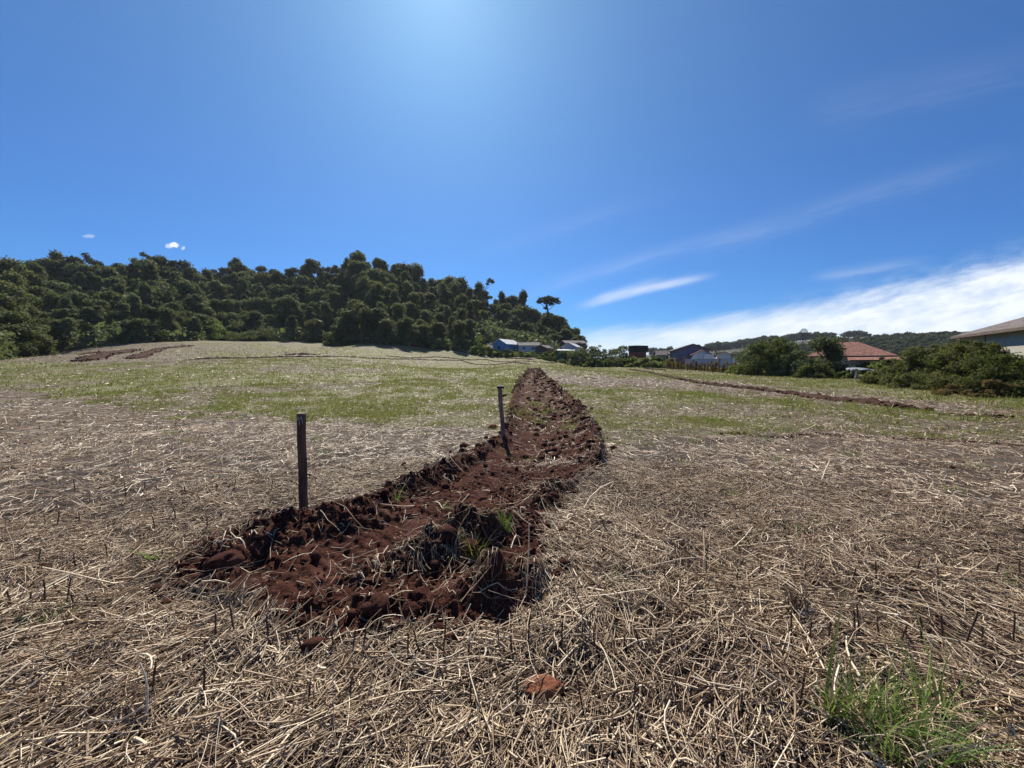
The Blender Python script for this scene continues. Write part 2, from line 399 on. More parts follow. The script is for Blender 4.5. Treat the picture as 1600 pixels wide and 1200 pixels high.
gr = attr(t, 'green')
ngr = noise(t, co, 2.4, 6, .7, .6)
gm = (gr * 1.6 - .42 + (ngr - .5) * 2.0 + (n5 - .5) * 1.1).sm(.0, .9) * farf
gcol = mixc(t, noise(t, co, 11, 4, .6).sm(.3, .7), (.090, .11, .030), (.25, .25, .085))
c = mixc(t, gm * .62, c, gcol)
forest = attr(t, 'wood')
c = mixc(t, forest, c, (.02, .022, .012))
t.links.new(c, b.inputs['Base Color'])
bump(t, b, n2_ * .6 + n3_ * .4, .9, .03)
M['field'] = m_
# red dug soil
def soilmat(name, a, b_, c_):
    m_, t, b, o = mat(name); co = objco(t)
    n1 = noise(t, co, 3, 5, .6); n2 = noise(t, co, 30, 5, .65); n3 = noise(t, co, 120, 3, .6)
    c = mixc(t, n2.sm(.3, .7), a, b_); c = mixc(t, n1.sm(.45, .75) * .7, c, c_)
    t.links.new(c, b.inputs['Base Color']); b.inputs['Roughness'].default_value = .95; b.inputs['Specular IOR Level'].default_value = .12
    bump(t, b, n2 * .6 + n3 * .4, 1.0, .02); return m_
M['dirt'] = soilmat('red_soil', (.036, .0115, .008), (.088, .029, .018), (.15, .066, .045))
M['clod'] = soilmat('clod_soil', (.036, .0125, .009), (.095, .034, .022), (.14, .062, .042))
M['furrow'] = soilmat('furrow_soil', (.036, .018, .013), (.080, .040, .028), (.11, .062, .043))
M['stone'] = soilmat('orange_stone', (.19, .070, .040), (.30, .12, .065), (.34, .16, .095))
# straw: tint per stem
def strawmat(name, dark, mid, pale):
    m_, t, b, o = mat(name); vv = attr(t, 'var')
    n_ = noise(t, objco(t), 60, 3, .6)
    c = mixc(t, vv.sm(0, .5), dark, mid); c = mixc(t, vv.sm(.45, 1.0), c, pale)
    c = mixc(t, n_.sm(.35, .8) * .45, c, dark)
    t.links.new(c, b.inputs['Base Color']); b.inputs['Roughness'].default_value = .5; b.inputs['Specular IOR Level'].default_value = .45
    tr = t.nodes.new('ShaderNodeBsdfTranslucent'); t.links.new(c, tr.inputs[0])
    mx = t.nodes.new('ShaderNodeMixShader'); mx.inputs[0].default_value = .12
    t.links.new(b.outputs[0], mx.inputs[1]); t.links.new(tr.outputs[0], mx.inputs[2]); t.links.new(mx.outputs[0], o.inputs[0])
    return m_
M['straw'] = strawmat('straw', (.112, .068, .040), (.48, .335, .205), (.94, .79, .57))
M['grassblade'] = leafmat('grass_blade', (.075, .12, .020), (.30, .30, .085), (.16, .18, .05), .42, (.34, .38, .07), .6)
M['weed'] = leafmat('weed_leaf', (.05, .12, .02), (.12, .22, .05), (.1, .18, .04), .4, (.22, .36, .06), .45)
M['tuft'] = leafmat('tuft_blade', (.06, .12, .025), (.26, .32, .09), (.12, .19, .05), .4, (.28, .42, .08), .5)
M['stalk'] = simple('stalk', (.045, .028, .020), (.16, .10, .07), 40, .8, .5, .002, stretch=(1, 1, .3))
M['forest'] = leafmat('forest_leaf', (.040, .060, .030), (.135, .158, .070), (.09, .115, .05), .36, (.22, .26, .07))
M['hillshrub'] = leafmat('hill_shrub_leaf', (.040, .060, .028), (.14, .155, .062), (.09, .11, .042), .36, (.23, .25, .06))
M['euc'] = leafmat('ridge_leaf', (.032, .044, .028), (.085, .098, .054), (.06, .07, .04), .30, (.14, .16, .05))
M['shrub'] = leafmat('shrub_leaf', (.034, .055, .016), (.105, .135, .036), (.08, .10, .028), .34, (.20, .24, .04))
M['hedge'] = leafmat('hedge_leaf', (.055, .075, .024), (.155, .17, .055), (.11, .12, .04), .36, (.25, .27, .06))
M['bright'] = leafmat('bright_leaf', (.09, .14, .03), (.21, .25, .07), (.16, .19, .05), .38, (.30, .36, .07))
M['dry'] = leafmat('dry_leaf', (.09, .050, .024), (.19, .12, .05), (.12, .09, .03), .3, (.3, .2, .06))
M['bark'] = simple('bark', (.045, .035, .028), (.12, .10, .085), 5, .9, .6, .03, stretch=(1, 1, .2))
M['palebark'] = simple('pale_bark', (.16, .14, .12), (.30, .27, .23), 3, .8, .4, .02, stretch=(1, 1, .2))

# ------------------------------------------------------------------ green cover as it lies on the field
def band(x, lo, hi, f): return sstep(lo - f, lo + f, x) * (1 - sstep(hi - f, hi + f, x))
def green(x, y, z=None):
    z = base(x, y) if z is None else z
    px, py = proj(x, y, z); L = px < 815
    py = py + (fbm(x, y, .8, 3, 73) - .5) * np.clip((py - 566) * .6, 0, 34)
    nearL = np.interp(px, [0, 100, 250, 450, 640, 780], [603, 622, 646, 652, 664, 668])
    g = np.where(L, band(py, 568, nearL, 3) * .72 + band(py, nearL - 34, nearL, 6) * .35 + band(py, 563, 575, 2) * .25, 0)
    g = np.where(L & (py < 566), np.interp(px, [200, 420], [.16, .58]), g)
    farR = np.interp(px, [800, 900, 1000, 1200, 1400, 1600], [596, 608, 612, 622, 640, 655]); nearR = np.interp(px, [800, 900, 1100, 1300, 1600], [672, 690, 682, 678, 696])
    edge = np.interp(px, [800, 1000, 1200, 1300, 1450, 1600], [568, 577, 590, 597, 611, 631])
    gr_ = band(py, farR, nearR, 4) * .85 + (1 - sstep(edge + 9, edge + 16, py)) * .9
    g = np.where(L, g, gr_)
    patch = fbm(x, y, .22, 3, 71)
    g = g * (0.42 + 1.15 * sstep(.30, .60, patch))
    return np.clip(g, 0, 1)

# ------------------------------------------------------------------ field sheet
def warp_axis(a, b_, n_, lo, hi, c0):
    t0, t1 = math.asinh((lo - c0) / a) / b_, math.asinh((hi - c0) / a) / b_
    return c0 + a * np.sinh(b_ * np.linspace(t0, t1, n_))
gx = warp_axis(1.41, 8.1, 820, -5000, 5000, 0.0); gy = warp_axis(1.6, 8.1, 800, -300, 6000, 2.3)
XX, YY = np.meshgrid(gx, gy); xf, yf = XX.ravel(), YY.ravel()
bb, sdv, _ = berm(xf, yf)
zf = H(xf, yf) - 0.45 * sstep(0.03, 0.15, sdv)
nx, ny = len(gx), len(gy)
idx = np.arange(nx * ny).reshape(ny, nx)
Fq = np.stack([idx[:-1, :-1], idx[:-1, 1:], idx[1:, 1:], idx[1:, :-1]], -1).reshape(-1, 4)
gatt = green(xf, yf, zf)
pxf, pyf = proj(xf, yf, zf)
crY = np.interp(pxf, [-120, 0, 150, 300, 450, 680, 810, 912, 1000], [60, 66, 88, 112, 116, 115, 112, 112, 100])
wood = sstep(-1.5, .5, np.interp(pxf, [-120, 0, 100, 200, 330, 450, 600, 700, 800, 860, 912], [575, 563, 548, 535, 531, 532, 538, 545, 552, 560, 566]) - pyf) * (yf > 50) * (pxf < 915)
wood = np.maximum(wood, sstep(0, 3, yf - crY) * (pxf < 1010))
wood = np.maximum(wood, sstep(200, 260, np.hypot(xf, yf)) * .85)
fo = mesh_np('ground', np.stack([xf, yf, zf], 1), Fq, M['field'], attrs={'green': gatt, 'wood': wood}, smooth=True)
tag(fo, 'harvested field of dark soil under dry straw', kind='structure')

# dug track sheet
def grid_patch(x0, x1, nx_, ys):
    xs = np.linspace(x0, x1, nx_); X, Y = np.meshgrid(xs, ys); return X, Y
def dirt_patch(xs, ys):
    X, Y = np.meshgrid(xs, ys); x, y = X.ravel(), Y.ravel()
    b_, s_, _ = berm(x, y); z = H(x, y) + b_ - 0.03 * (1 - sstep(-.06, .0, s_))
    id_ = np.arange(x.size).reshape(X.shape)
    q = np.stack([id_[:-1, :-1], id_[:-1, 1:], id_[1:, 1:], id_[1:, :-1]], -1).reshape(-1, 4)
    q = q[(s_[q] > -.08).any(1)]
    use = np.unique(q); re = np.full(x.size, -1); re[use] = np.arange(len(use))
    return np.stack([x, y, z], 1)[use], re[q]
YB = 12.0
V1, F1 = dirt_patch(np.arange(-2.9, 2.6, .0125), np.arange(2.0, 6.0, .0125))
V2, F2 = dirt_patch(np.arange(-2.9, 3.4, .03), np.arange(5.9, 14.0, .03))
V3, F3 = dirt_patch(np.arange(-1, 6, .07), np.arange(13.9, 62.0, .14))
V2[:, 2] -= .0; Vd = np.concatenate([V1, V2, V3]); Fd = np.concatenate([F1, F2 + len(V1), F3 + len(V1) + len(V2)])
do = mesh_np('dirt_track', Vd, Fd, M['dirt'], smooth=True); tag(do, 'freshly dug red soil track running up the field', kind='structure')

# secondary furrows (low ridges of turned soil)
FURP = []
def furrow(name, pts, wd, hgt, label, step=.12, gaps=0):
    W_ = [G(*p) for p in pts]; P_ = []
    for a, b_ in zip(W_[:-1], W_[1:]):
        L = math.hypot(b_[0] - a[0], b_[1] - a[1]); k = max(2, int(L / step))
        for i in range(k): P_.append((a[0] + (b_[0] - a[0]) * i / k, a[1] + (b_[1] - a[1]) * i / k))
    P_.append(W_[-1]); P_ = np.array(P_); tn = np.gradient(P_, axis=0); tn /= np.linalg.norm(tn, axis=1)[:, None] + 1e-9
    nr = np.stack([-tn[:, 1], tn[:, 0]], 1); ts = np.linspace(-1, 1, 15)
    s_ = np.arange(len(P_)) * step
    wv = wd * (0.55 + 0.8 * vn(s_ * .8, s_ * 0, 4)) ; wv[:3] *= .3; wv[-3:] *= .3
    X = P_[:, 0][:, None] + nr[:, 0][:, None] * ts * wv[:, None]; Y = P_[:, 1][:, None] + nr[:, 1][:, None] * ts * wv[:, None]
    X += (fbm(X, Y, 2, 2, 3) - .5) * .25
    hz = hgt * (1 - ts ** 2)[None, :] * (0.05 + 2.1 * fbm(X, Y, 3.0, 4, 61)) * (sstep(.25, .5, vn(s_ * .35, s_ * 0 + 3, 14))[:, None] if gaps else 1)
    hz = hz + (fbm(X, Y, 8, 3, 62) - .5) * hgt * .9
    en = np.clip(np.minimum(s_, s_[-1] - s_) / (wd * 3), 0, 1); hz = hz * en[:, None] - .04 * (1 - en[:, None])
    Z = H(X.ravel(), Y.ravel()).reshape(X.shape) + hz - .04 * (np.abs(ts)[None, :] > .95) - (.02)
    id_ = np.arange(X.size).reshape(X.shape); q = np.stack([id_[:-1, :-1], id_[1:, :-1], id_[1:, 1:], id_[:-1, 1:]], -1).reshape(-1, 4)
    FURP.append((X, Y, wd, hgt))
    o_ = mesh_np(name, np.stack([X.ravel(), Y.ravel(), Z.ravel()], 1), q, M['furrow'], smooth=True)
    return tag(o_, label, kind='structure')
furrow('soil_ridge', [(984, 578), (1015, 582), (1050, 591), (1110, 602), (1180, 609), (1250, 619), (1300, 626), (1345, 630), (1400, 637), (1450, 643)], .30, .17, 'long dark soil ridge on the right of the field')
furrow('soil_ridge', [(1490, 648), (1530, 650), (1580, 656)], .35, .12, 'short soil ridge below the right hedge')
furrow('soil_ridge', [(1130, 679), (1200, 684), (1290, 681), (1340, 682), (1400, 688), (1480, 690), (1600, 701), (1660, 708)], .13, .05, 'thin low soil ridge crossing the right of the field', .06, 1)
furrow('soil_ridge', [(1320, 722), (1440, 727), (1540, 732), (1610, 736)], .07, .03, 'faint soil ridge nearest the camera on the right', .05, 1)
furrow('soil_ridge', [(893, 566), (905, 569), (918, 572)], .8, .35, 'short heap of turned soil near the green bushes', .3)
furrow('soil_ridge', [(1005, 576), (1025, 577.5), (1040, 578.5)], .4, .2, 'short turned strip between two stakes', .3)
furrow('soil_ridge', [(290, 562), (380, 559.5), (480, 558), (560, 559), (640, 561), (720, 563.5), (800, 567), (828, 570)], .35, .16, 'long thin furrow crossing the left of the field', .3)
furrow('soil_ridge', [(445, 555.5), (470, 554.5), (500, 555)], .6, .25, 'short lumpy furrow between two stakes on the left', .3)
furrow('soil_ridge', [(600, 556.5), (680, 558), (760, 562), (830, 565.5), (870, 567)], .35, .14, 'second thin furrow behind the long one', .3)
furrow('soil_ridge', [(622, 539), (664, 542), (700, 548), (740, 553.5), (790, 559), (835, 563)], .5, .2, 'furrow slanting down from the wood edge', .35)
furrow('soil_ridge', [(128, 566), (165, 555), (190, 551), (210, 547)], 1.1, .3, 'dark wheel rut on the far left slope', .35)
furrow('soil_ridge', [(205, 562), (228, 554), (250, 545), (300, 540)], .9, .25, 'second dark wheel rut on the far left slope', .35)
furrow('soil_ridge', [(128, 554), (150, 552), (175, 553)], .6, .2, 'short dark rut beside the far left stake', .35)

# ------------------------------------------------------------------ scattered ribbons and stems
def wedge(n_, r0, r1, half=R(66)):
    r = np.sqrt(rng.uniform(r0 * r0, r1 * r1, n_)); a = rng.uniform(-half, half, n_)
    return r * np.sin(a), r * np.cos(a)
def stems(x, y, L, wd, az, pit, off, bend, K, sides, follow=True, zc=None):
    """curved stems lying on the surface; returns verts, quads"""
    N = len(x); ts = np.linspace(-.5, .5, K)
    dx_, dy_ = np.cos(az), np.sin(az)
    px_ = x[:, None] + dx_[:, None] * L[:, None] * ts * np.cos(pit)[:, None] - dy_[:, None] * (bend * L)[:, None] * (4 * ts ** 2 - 1)
    py_ = y[:, None] + dy_[:, None] * L[:, None] * ts * np.cos(pit)[:, None] + dx_[:, None] * (bend * L)[:, None] * (4 * ts ** 2 - 1)
    if follow: zs = S(px_.ravel(), py_.ravel())[0].reshape(px_.shape)
    else: zs = np.repeat(zc[:, None], K, 1)
    pz = zs + off[:, None] + ts * (L * np.sin(pit))[:, None]
    pz = np.maximum(pz, zs + .001)
    c_ = np.stack([px_, py_, pz], -1)                      # N,K,3
    tn = np.gradient(c_, axis=1); tn /= np.linalg.norm(tn, axis=2, keepdims=True) + 1e-9
    side = np.cross(tn, np.array([0, 0, 1.])); side /= np.linalg.norm(side, axis=2, keepdims=True) + 1e-9
    up = np.cross(side, tn); roll = rng.uniform(0, math.pi, N)
    tap = (1 - .35 * (ts + .5))[None, :, None] * (wd / 2)[:, None, None]
    rings = []
    for j in range(sides):
        th = roll + 2 * math.pi * j / sides if sides > 2 else (roll * .6 - .9) + math.pi * j
        rings.append(c_ + (side * np.cos(th)[:, None, None] + up * np.sin(th)[:, None, None]) * tap)
    V = np.stack(rings, 2).reshape(-1, 3)                  # N*K*sides
    bi = np.arange(N)[:, None] * K * sides; q = []
    for k in range(K - 1):
        for j in (range(sides) if sides > 2 else (0,)):
            j2 = (j + 1) % sides
            q.append(np.stack([bi[:, 0] + k * sides + j, bi[:, 0] + k * sides + j2, bi[:, 0] + (k + 1) * sides + j2, bi[:, 0] + (k + 1) * sides + j], 1))
    return V, np.concatenate(q), N
def straw_layer(n_, r0, r1, Lm, Wm, K, sides, offm, pale=0.0, thin=True):
    if r1 < 7.5:   # near layers reach well past the frame on both sides and behind
        n_ = int(n_ * 1.62); x, y = wedge(n_, r0 * .3 if r0 < 1 else r0, r1, R(107)); y = y - (.5 if r0 < 1 else 0)
    else: n_ = int(n_ * 1.2); x, y = wedge(n_, r0, r1, R(80))
    b_, s_, st = berm(x, y)
    patch = fbm(x, y, 1.1, 3, 81)
    clump = fbm(x, y, 3.5, 2, 85)
    p = np.clip(.55 + 1.6 * (patch - .32), .42, 1) * np.clip(.50 + (clump - .36) * 2.2, .16, 1)
    if r0 > 6: p = p * (1 - .35 * green(x, y))
    p = np.where(s_ > .0, np.clip(st * .09 + .022 + .16 * sstep(3.8, 6, y) * sstep(-.2, .8, x) * (fbm(x, y, 2.1, 2, 87) > .48), 0, 1), p)
    k = rng.random(n_) < p; x, y = x[k], y[k]; m = len(x)
    L = Lm * rng.lognormal(0, .5, m); wd = np.minimum(Wm * rng.lognormal(0, .38, m), Wm * 1.9)
    flake = rng.random(m) < .09; L = np.where(flake, L * .35, L); wd = np.where(flake, wd * 1.9, wd)
    flow = fbm(x, y, .5, 2, 90) * 9.0
    az = np.where(rng.random(m) < .30, flow + rng.normal(0, .35, m), rng.uniform(0, 6.283, m))
    pit = rng.normal(0, .13, m); st_ = rng.random(m) < .05; pit = np.where(st_, rng.uniform(.3, 1.1, m), pit)
    off = rng.random(m) ** 1.6 * offm + wd * .5 + np.where(st_, L * .3 * np.sin(pit), 0)
    V, q, N = stems(x, y, L, wd, az, pit, off, rng.normal(0, .09, m), K, sides)
    depth = np.clip(off / offm, 0, 1)
    var = np.clip(rng.beta(1.15, 1.25, m) + .16 * (patch[k] - .5) + pale, 0, 1)
    return V, q, np.repeat(var, K * sides)
def build_layers(name, layers, material, label, kind='stuff'):
    Vs, Fs, As = [], [], []; o_ = 0; quads = {}
    for V, q, a in layers:
        Vs.append(V); Fs.append(q + o_); As.append(a); o_ += len(V)
    ob = mesh_np(name, np.concatenate(Vs), np.concatenate(Fs), material, attrs={'var': np.concatenate(As)}, smooth=False)
    return tag(ob, label, kind=kind)
lay = [straw_layer(70000, .7, 3.6, .04, .0040, 2, 2, .012, -.38), straw_layer(90000, 3.4, 7, .045, .0042, 2, 2, .015, -.25), straw_layer(58000, .7, 3.6, .13, .0053, 4, 3, .038), straw_layer(11000, .7, 4.8, .24, .0078, 5, 3, .05, .12),
       straw_layer(110000, 3.0, 6.5, .12, .0052, 3, 3, .035), straw_layer(170000, 6.2, 13, .115, .0066, 3, 2, .035),
       straw_layer(150000, 12.5, 26, .12, .0125, 2, 2, .03, -.1), straw_layer(90000, 25, 60, .16, .026, 2, 2, .04, -.16), straw_layer(60000, 58, 115, .2, .04, 2, 2, .05, -.2)]
build_layers('straw_litter', lay, M['straw'], 'pale dry straw litter covering the harvested field')
del lay

# ------------------------------------------------------------------ grass cover on the field
def blades(x, y, z, hgt, wd, lean, K=3):
    N = len(x); az = rng.uniform(0, 6.283, N); ts = np.linspace(0, 1, K)
    lx = np.cos(az) * lean; ly = np.sin(az) * lean
    cx = x[:, None] + (lx * hgt)[:, None] * ts ** 1.7; cy = y[:, None] + (ly * hgt)[:, None] * ts ** 1.7
    cz = z[:, None] + hgt[:, None] * ts * (1 - .25 * lean[:, None] * ts)
    a2 = rng.uniform(0, 3.14, N); sx, sy = np.cos(a2) * wd / 2, np.sin(a2) * wd / 2
    tp = (1 - ts * .88) * np.where(ts == 0, .7, 1)
    Lf = np.stack([cx - sx[:, None] * tp, cy - sy[:, None] * tp, cz], -1); Rt = np.stack([cx + sx[:, None] * tp, cy + sy[:, None] * tp, cz], -1)
    V = np.stack([Lf, Rt], 2).reshape(-1, 3); bi = np.arange(N) * K * 2
    q = np.concatenate([np.stack([bi + 2 * k, bi + 2 * k + 1, bi + 2 * k + 3, bi + 2 * k + 2], 1) for k in range(K - 1)])
    return V, q
def grass_layer(n_, r0, r1, h_, w_, gain=1.0, thr=0):
    x, y = wedge(n_, r0, r1)
    g = green(x, y) * gain
    cl = sstep(.40, .68, fbm(x, y, 1.1, 4, 95))
    _, s_, _ = berm(x, y)
    g = np.where(s_ > 0, .25 * (r0 > 5) * sstep(.5, .7, fbm(x, y, 1.2, 2, 99)), g)
    k = rng.random(n_) < np.clip(g * (.16 + 1.35 * cl), 0, 1); x, y = x[k], y[k]; m = len(x)
    z = S(x, y)[0] - .01
    V, q = blades(x, y, z, h_ * rng.lognormal(0, .35, m), w_ * rng.lognormal(0, .3, m), rng.uniform(.1, .9, m))
    return V, q, np.repeat(np.clip(rng.beta(1.6, 1.6, m) + (fbm(x, y, .9, 2, 98) - .5) * .8, 0, 1), 6)
lay = [grass_layer(150000, 6.5, 13, .085, .009), grass_layer(260000, 12, 26, .10, .017), grass_layer(200000, 25, 60, .13, .038), grass_layer(110000, 58, 118, .15, .08)]
build_layers('field_grass', lay, M['grassblade'], 'thin green regrowth among the straw further up the field')
del lay

# ------------------------------------------------------------------ clods
def ico(sub):
    import bmesh
    bm = bmesh.new(); bmesh.ops.create_icosphere(bm, subdivisions=sub, radius=1.0)
    V = np.array([v_.co[:] for v_ in bm.verts]); f = np.array([[v_.index for v_ in fc.verts] for fc in bm.faces]); bm.free(); return V, f
IV, IF = ico(2); IV1, IF1 = ico(1)
def clods(x, y, r, V0=IV1, F0=IF1, sink=.3):
    N = len(x); z = S(x, y)[0]
    V = np.repeat(V0[None], N, 0) * (1 + rng.normal(0, .16, (N, len(V0), 1)))
    V = V * r[:, None, None] * rng.uniform(.65, 1.25, (N, 1, 3)); V[:, :, 2] *= .8
    a = rng.uniform(0, 6.28, N)[:, None]; vx = V[:, :, 0] * np.cos(a) - V[:, :, 1] * np.sin(a); vy = V[:, :, 0] * np.sin(a) + V[:, :, 1] * np.cos(a)
    V = np.stack([vx + x[:, None], vy + y[:, None], V[:, :, 2] + (z + r * sink)[:, None]], -1).reshape(-1, 3)
    q = (F0[None] + (np.arange(N) * len(V0))[:, None, None]).reshape(-1, 3); return V, q
def clod_scatter(n_, y0, y1, rm, x0=-3.2, x1=5, cap=.09):
    x = rng.uniform(x0, x1, n_); y = rng.uniform(y0, y1, n_)
    _, s_, st = berm(x, y); dd = pl(x, y, TRACK)[0]
    p = np.where(s_ > 0, .45 + .4 * (st > .2), np.exp(-np.abs(s_) / .10) * .5) * (.25 + .75 * (dd > .28)) * sstep(.3, .6, fbm(x, y, 3, 2, 12))
    k = rng.random(n_) < p; x, y = x[k], y[k]
    return clods(x, y, np.minimum(rm * rng.lognormal(0, .55, len(x)), cap))
FCL = []
for X_, Y_, wd_, hg_ in FURP:
    kk = rng.integers(0, X_.size, int(min(2600, X_.size * .55))); dist_ = np.hypot(X_.ravel()[kk], Y_.ravel()[kk])
    r_ = np.minimum(hg_ * .2 * rng.lognormal(0, .5, len(kk)), hg_ * .5)
    Vq, qq = clods(X_.ravel()[kk] + rng.normal(0, wd_ * .18, len(kk)), Y_.ravel()[kk] + rng.normal(0, wd_ * .18, len(kk)), r_, sink=.5)
    Vq[:, 2] += np.repeat(rng.random(len(kk)) * hg_ * .45, len(IV1)); FCL.append((Vq, qq))
ls = [clod_scatter(26000, 2.1, 6, .010), clod_scatter(5200, 2.1, 6, .017), clod_scatter(420, 2.2, 6, .034, cap=.06), clod_scatter(9000, 6, 14, .022, 0 - 2.5, 3.5), clod_scatter(900, 6, 14, .055, -2.5, 3.5), clod_scatter(9000, 13, 56, .045, 0, 5.5, .11), clod_scatter(16000, 2.1, 8, .006)] + FCL
Vc, Fc = [], []; off_ = 0
for V, q in ls: Vc.append(V); Fc.append(q + off_); off_ += len(V)
tag(mesh_np('soil_clods', np.concatenate(Vc), np.concatenate(Fc), M['clod'], smooth=True), 'loose red soil crumbs strewn over the dug track', kind='stuff')
def lump(name, px, py, r, sx, sy, sz, m_, label, cat, group=None, seed=0, rz=0):
    x, y = G(px, py); z = float(S(np.array([x]), np.array([y]))[0][0])
    g = np.random.default_rng(seed); V0, F0 = ico(4)
    d_ = V0.copy(); q = 1 + .45 * (fbm(d_[:, 0] + seed, d_[:, 1] + d_[:, 2] * 1.7, 1.7, 4, seed) - .5) + .12 * (fbm(d_[:, 0] * 3 + d_[:, 2] * 5, d_[:, 1] * 3 + seed, 3, 3, seed + 5) - .5) + .14 * (fbm(d_[:, 0] * 9 + d_[:, 2] * 11, d_[:, 1] * 9 - d_[:, 2] * 7, 1.5, 3, seed + 9) - .5)
    V = d_ * q[:, None] * r * np.array([sx, sy, sz])
    V[:, 2] = np.maximum(V[:, 2], -.3 * r)
    o_ = mesh_np(name, V, F0, m_, smooth=True); o_.location = (x, y, z + .22 * r * sz); o_.rotation_euler = (0, 0, rz)
    return tag(o_, label, cat, group)
lump('stone', 848, 1068, .105, 1.0, .62, .30, M['stone'], 'flat orange stone half covered by straw in the near foreground', 'stone', seed=3)
cl = [(248, 930, .045, 'lone dark red soil clod left of the dug mound'), (352, 905, .11, 'large rounded soil clod low on the left end of the mound'),
      (590, 958, .075, 'blocky soil clod at the front edge of the mound'), (640, 962, .06, 'soil clod just right of the blocky one at the front edge'),
      (705, 992, .035, 'small dark clod lying in straw in front of the mound'), (735, 870, .07, 'round clod hanging on the front of the middle straw clump'),
      (568, 790, .07, 'round clod on the left bank above the soil ridge'), (100, 888, .03, 'tiny orange clod lying in straw at far left'),
      (930, 1002, .035, 'small round clod in straw right of the mound'), (865, 790, .06, 'dark clod on the right bank of the track'),
      (770, 668, .11, 'pinkish clod lying behind the leaning stake')]
for i, (a, b_, r, lb) in enumerate(cl):
    lump('soil_clod', a, b_, r, 1.15, .95, .8, M['stone'] if i in (7, 10) else M['clod'], lb, 'clod', 'separate soil clods', seed=20 + i, rz=i)

# straw hanging on the overturned clumps
def hanging(n_, cx, cy, rad, len_):
    a = rng.uniform(0, 6.283, n_); r = rad * np.sqrt(rng.random(n_)); x = cx + r * np.cos(a); y = cy + r * np.sin(a) * .8
    L = len_ * rng.lognormal(0, .35, n_); az = rng.normal(-1.57, 1.3, n_)
    return stems(x, y, L, .004 * rng.lognormal(0, .3, n_), az, rng.uniform(-.3, .25, n_), rng.uniform(0, .05, n_), rng.normal(0, .12, n_), 5, 3)[:2] + (np.repeat(np.clip(rng.beta(1.1, 2.8, n_), 0, 1), 15),)
hl = []
for px, py, n_, rad, L in [(735, 868, 260, .3, .2), (690, 885, 160, .22, .16), (775, 935, 130, .22, .18), (830, 925, 90, .18, .17), (630, 895, 160, .25, .16), (350, 868, 260, .28, .2), (400, 850, 120, .25, .2), (880, 775, 160, .22, .16), (925, 750, 120, .2, .16), (470, 905, 60, .6, .14), (640, 950, 90, .5, .16), (700, 830, 90, .4, .15)]:
    hl.append(hanging(int(n_ * .36), *G(px, py - 8), rad * 1.1, L * .8))
build_layers('clinging_straw', hl, M['straw'], 'dry straw and roots clinging to the overturned soil clumps')

# ------------------------------------------------------------------ tufts, weeds, stalks
def tuft(name, px, py, n_, h_, w_, spread, lean, mt, label, cat, group=None, mixdry=0):
    x0, y0 = G(px, py)
    r = spread * np.sqrt(rng.random(n_)); a = rng.uniform(0, 6.283, n_); x = x0 + r * np.cos(a); y = y0 + r * np.sin(a)
    z0 = float(S(np.array([x0]), np.array([y0]))[0][0]); z = S(x, y)[0] - .01
    V, q = blades(x - x0, y - y0, z - z0, h_ * rng.lognormal(0, .35, n_), w_ * rng.lognormal(0, .25, n_), lean * rng.uniform(.2, 1.5, n_), 5)
    t_ = thing(name, label, cat, (x0, y0, z0), 0, group)
    mesh_np('blades', V, q, mt, t_, attrs={'var': np.repeat(rng.random(n_), 10)})
    if mixdry:
        n2 = int(n_ * mixdry); r = spread * np.sqrt(rng.random(n2)); a = rng.uniform(0, 6.283, n2); x = x0 + r * np.cos(a); y = y0 + r * np.sin(a); z = S(x, y)[0]
        V, q = blades(x - x0, y - y0, z - z0, h_ * .8 * rng.lognormal(0, .3, n2), w_ * np.ones(n2), lean * rng.uniform(.4, 1.8, n2), 5)
        mesh_np('dry_blades', V, q, M['straw'], t_, attrs={'var': np.repeat(rng.random(n2) * .8, 10)})
    return t_
tuft('grass_tuft', 1400, 1165, 200, .19, .0095, .17, .9, M['tuft'], 'large green grass tuft at the bottom right corner', 'grass tuft', 'green tufts in the straw', .7)
tuft('grass_tuft', 1300, 1130, 30, .27, .013, .04, .7, M['tuft'], 'few long green blades just left of the largest tuft', 'grass tuft', 'green tufts in the straw', .3)
tuft('grass_tuft', 1455, 1120, 26, .26, .010, .05, .9, M['tuft'], 'tall stemmed sprig just right of the largest tuft', 'grass tuft', 'green tufts in the straw', .5)
tuft('grass_tuft', 1505, 1180, 45, .12, .008, .08, .9, M['tuft'], 'small tuft right of the largest tuft at the frame edge', 'grass tuft', 'green tufts in the straw', .3)
tuft('grass_tuft', 1244, 962, 130, .17, .0045, .05, .5, M['stalk'], 'dark brown dry tuft standing in the straw', 'grass tuft', None, .5)
tuft('grass_tuft', 740, 878, 60, .16, .006, .06, .8, M['grassblade'], 'yellow green tuft on the nearer overturned clump', 'grass tuft', 'tufts on the overturned clumps')
tuft('grass_tuft', 790, 845, 70, .13, .005, .06, .7, M['weed'], 'green tuft right of the middle overturned clump', 'grass tuft', 'tufts on the overturned clumps')
tuft('grass_tuft', 700, 800, 40, .07, .004, .05, .7, M['weed'], 'tiny green tuft on top of the middle clump', 'grass tuft', 'tufts on the overturned clumps', .5)
tuft('grass_tuft', 622, 782, 30, .13, .007, .05, 1.0, M['weed'], 'small bright sprig in the trench behind the soil ridge', 'grass tuft', 'tufts on the overturned clumps')
for px, py, lb in [(845, 655, 'nearest'), (858, 640, 'middle'), (838, 628, 'furthest'), (890, 668, 'rightmost')]:
    tuft('grass_tuft', px, py, 90, .14, .014, .32, .9, M['grassblade'], lb + ' of the green clumps growing on the red track', 'grass tuft', 'clumps on the track', .6)
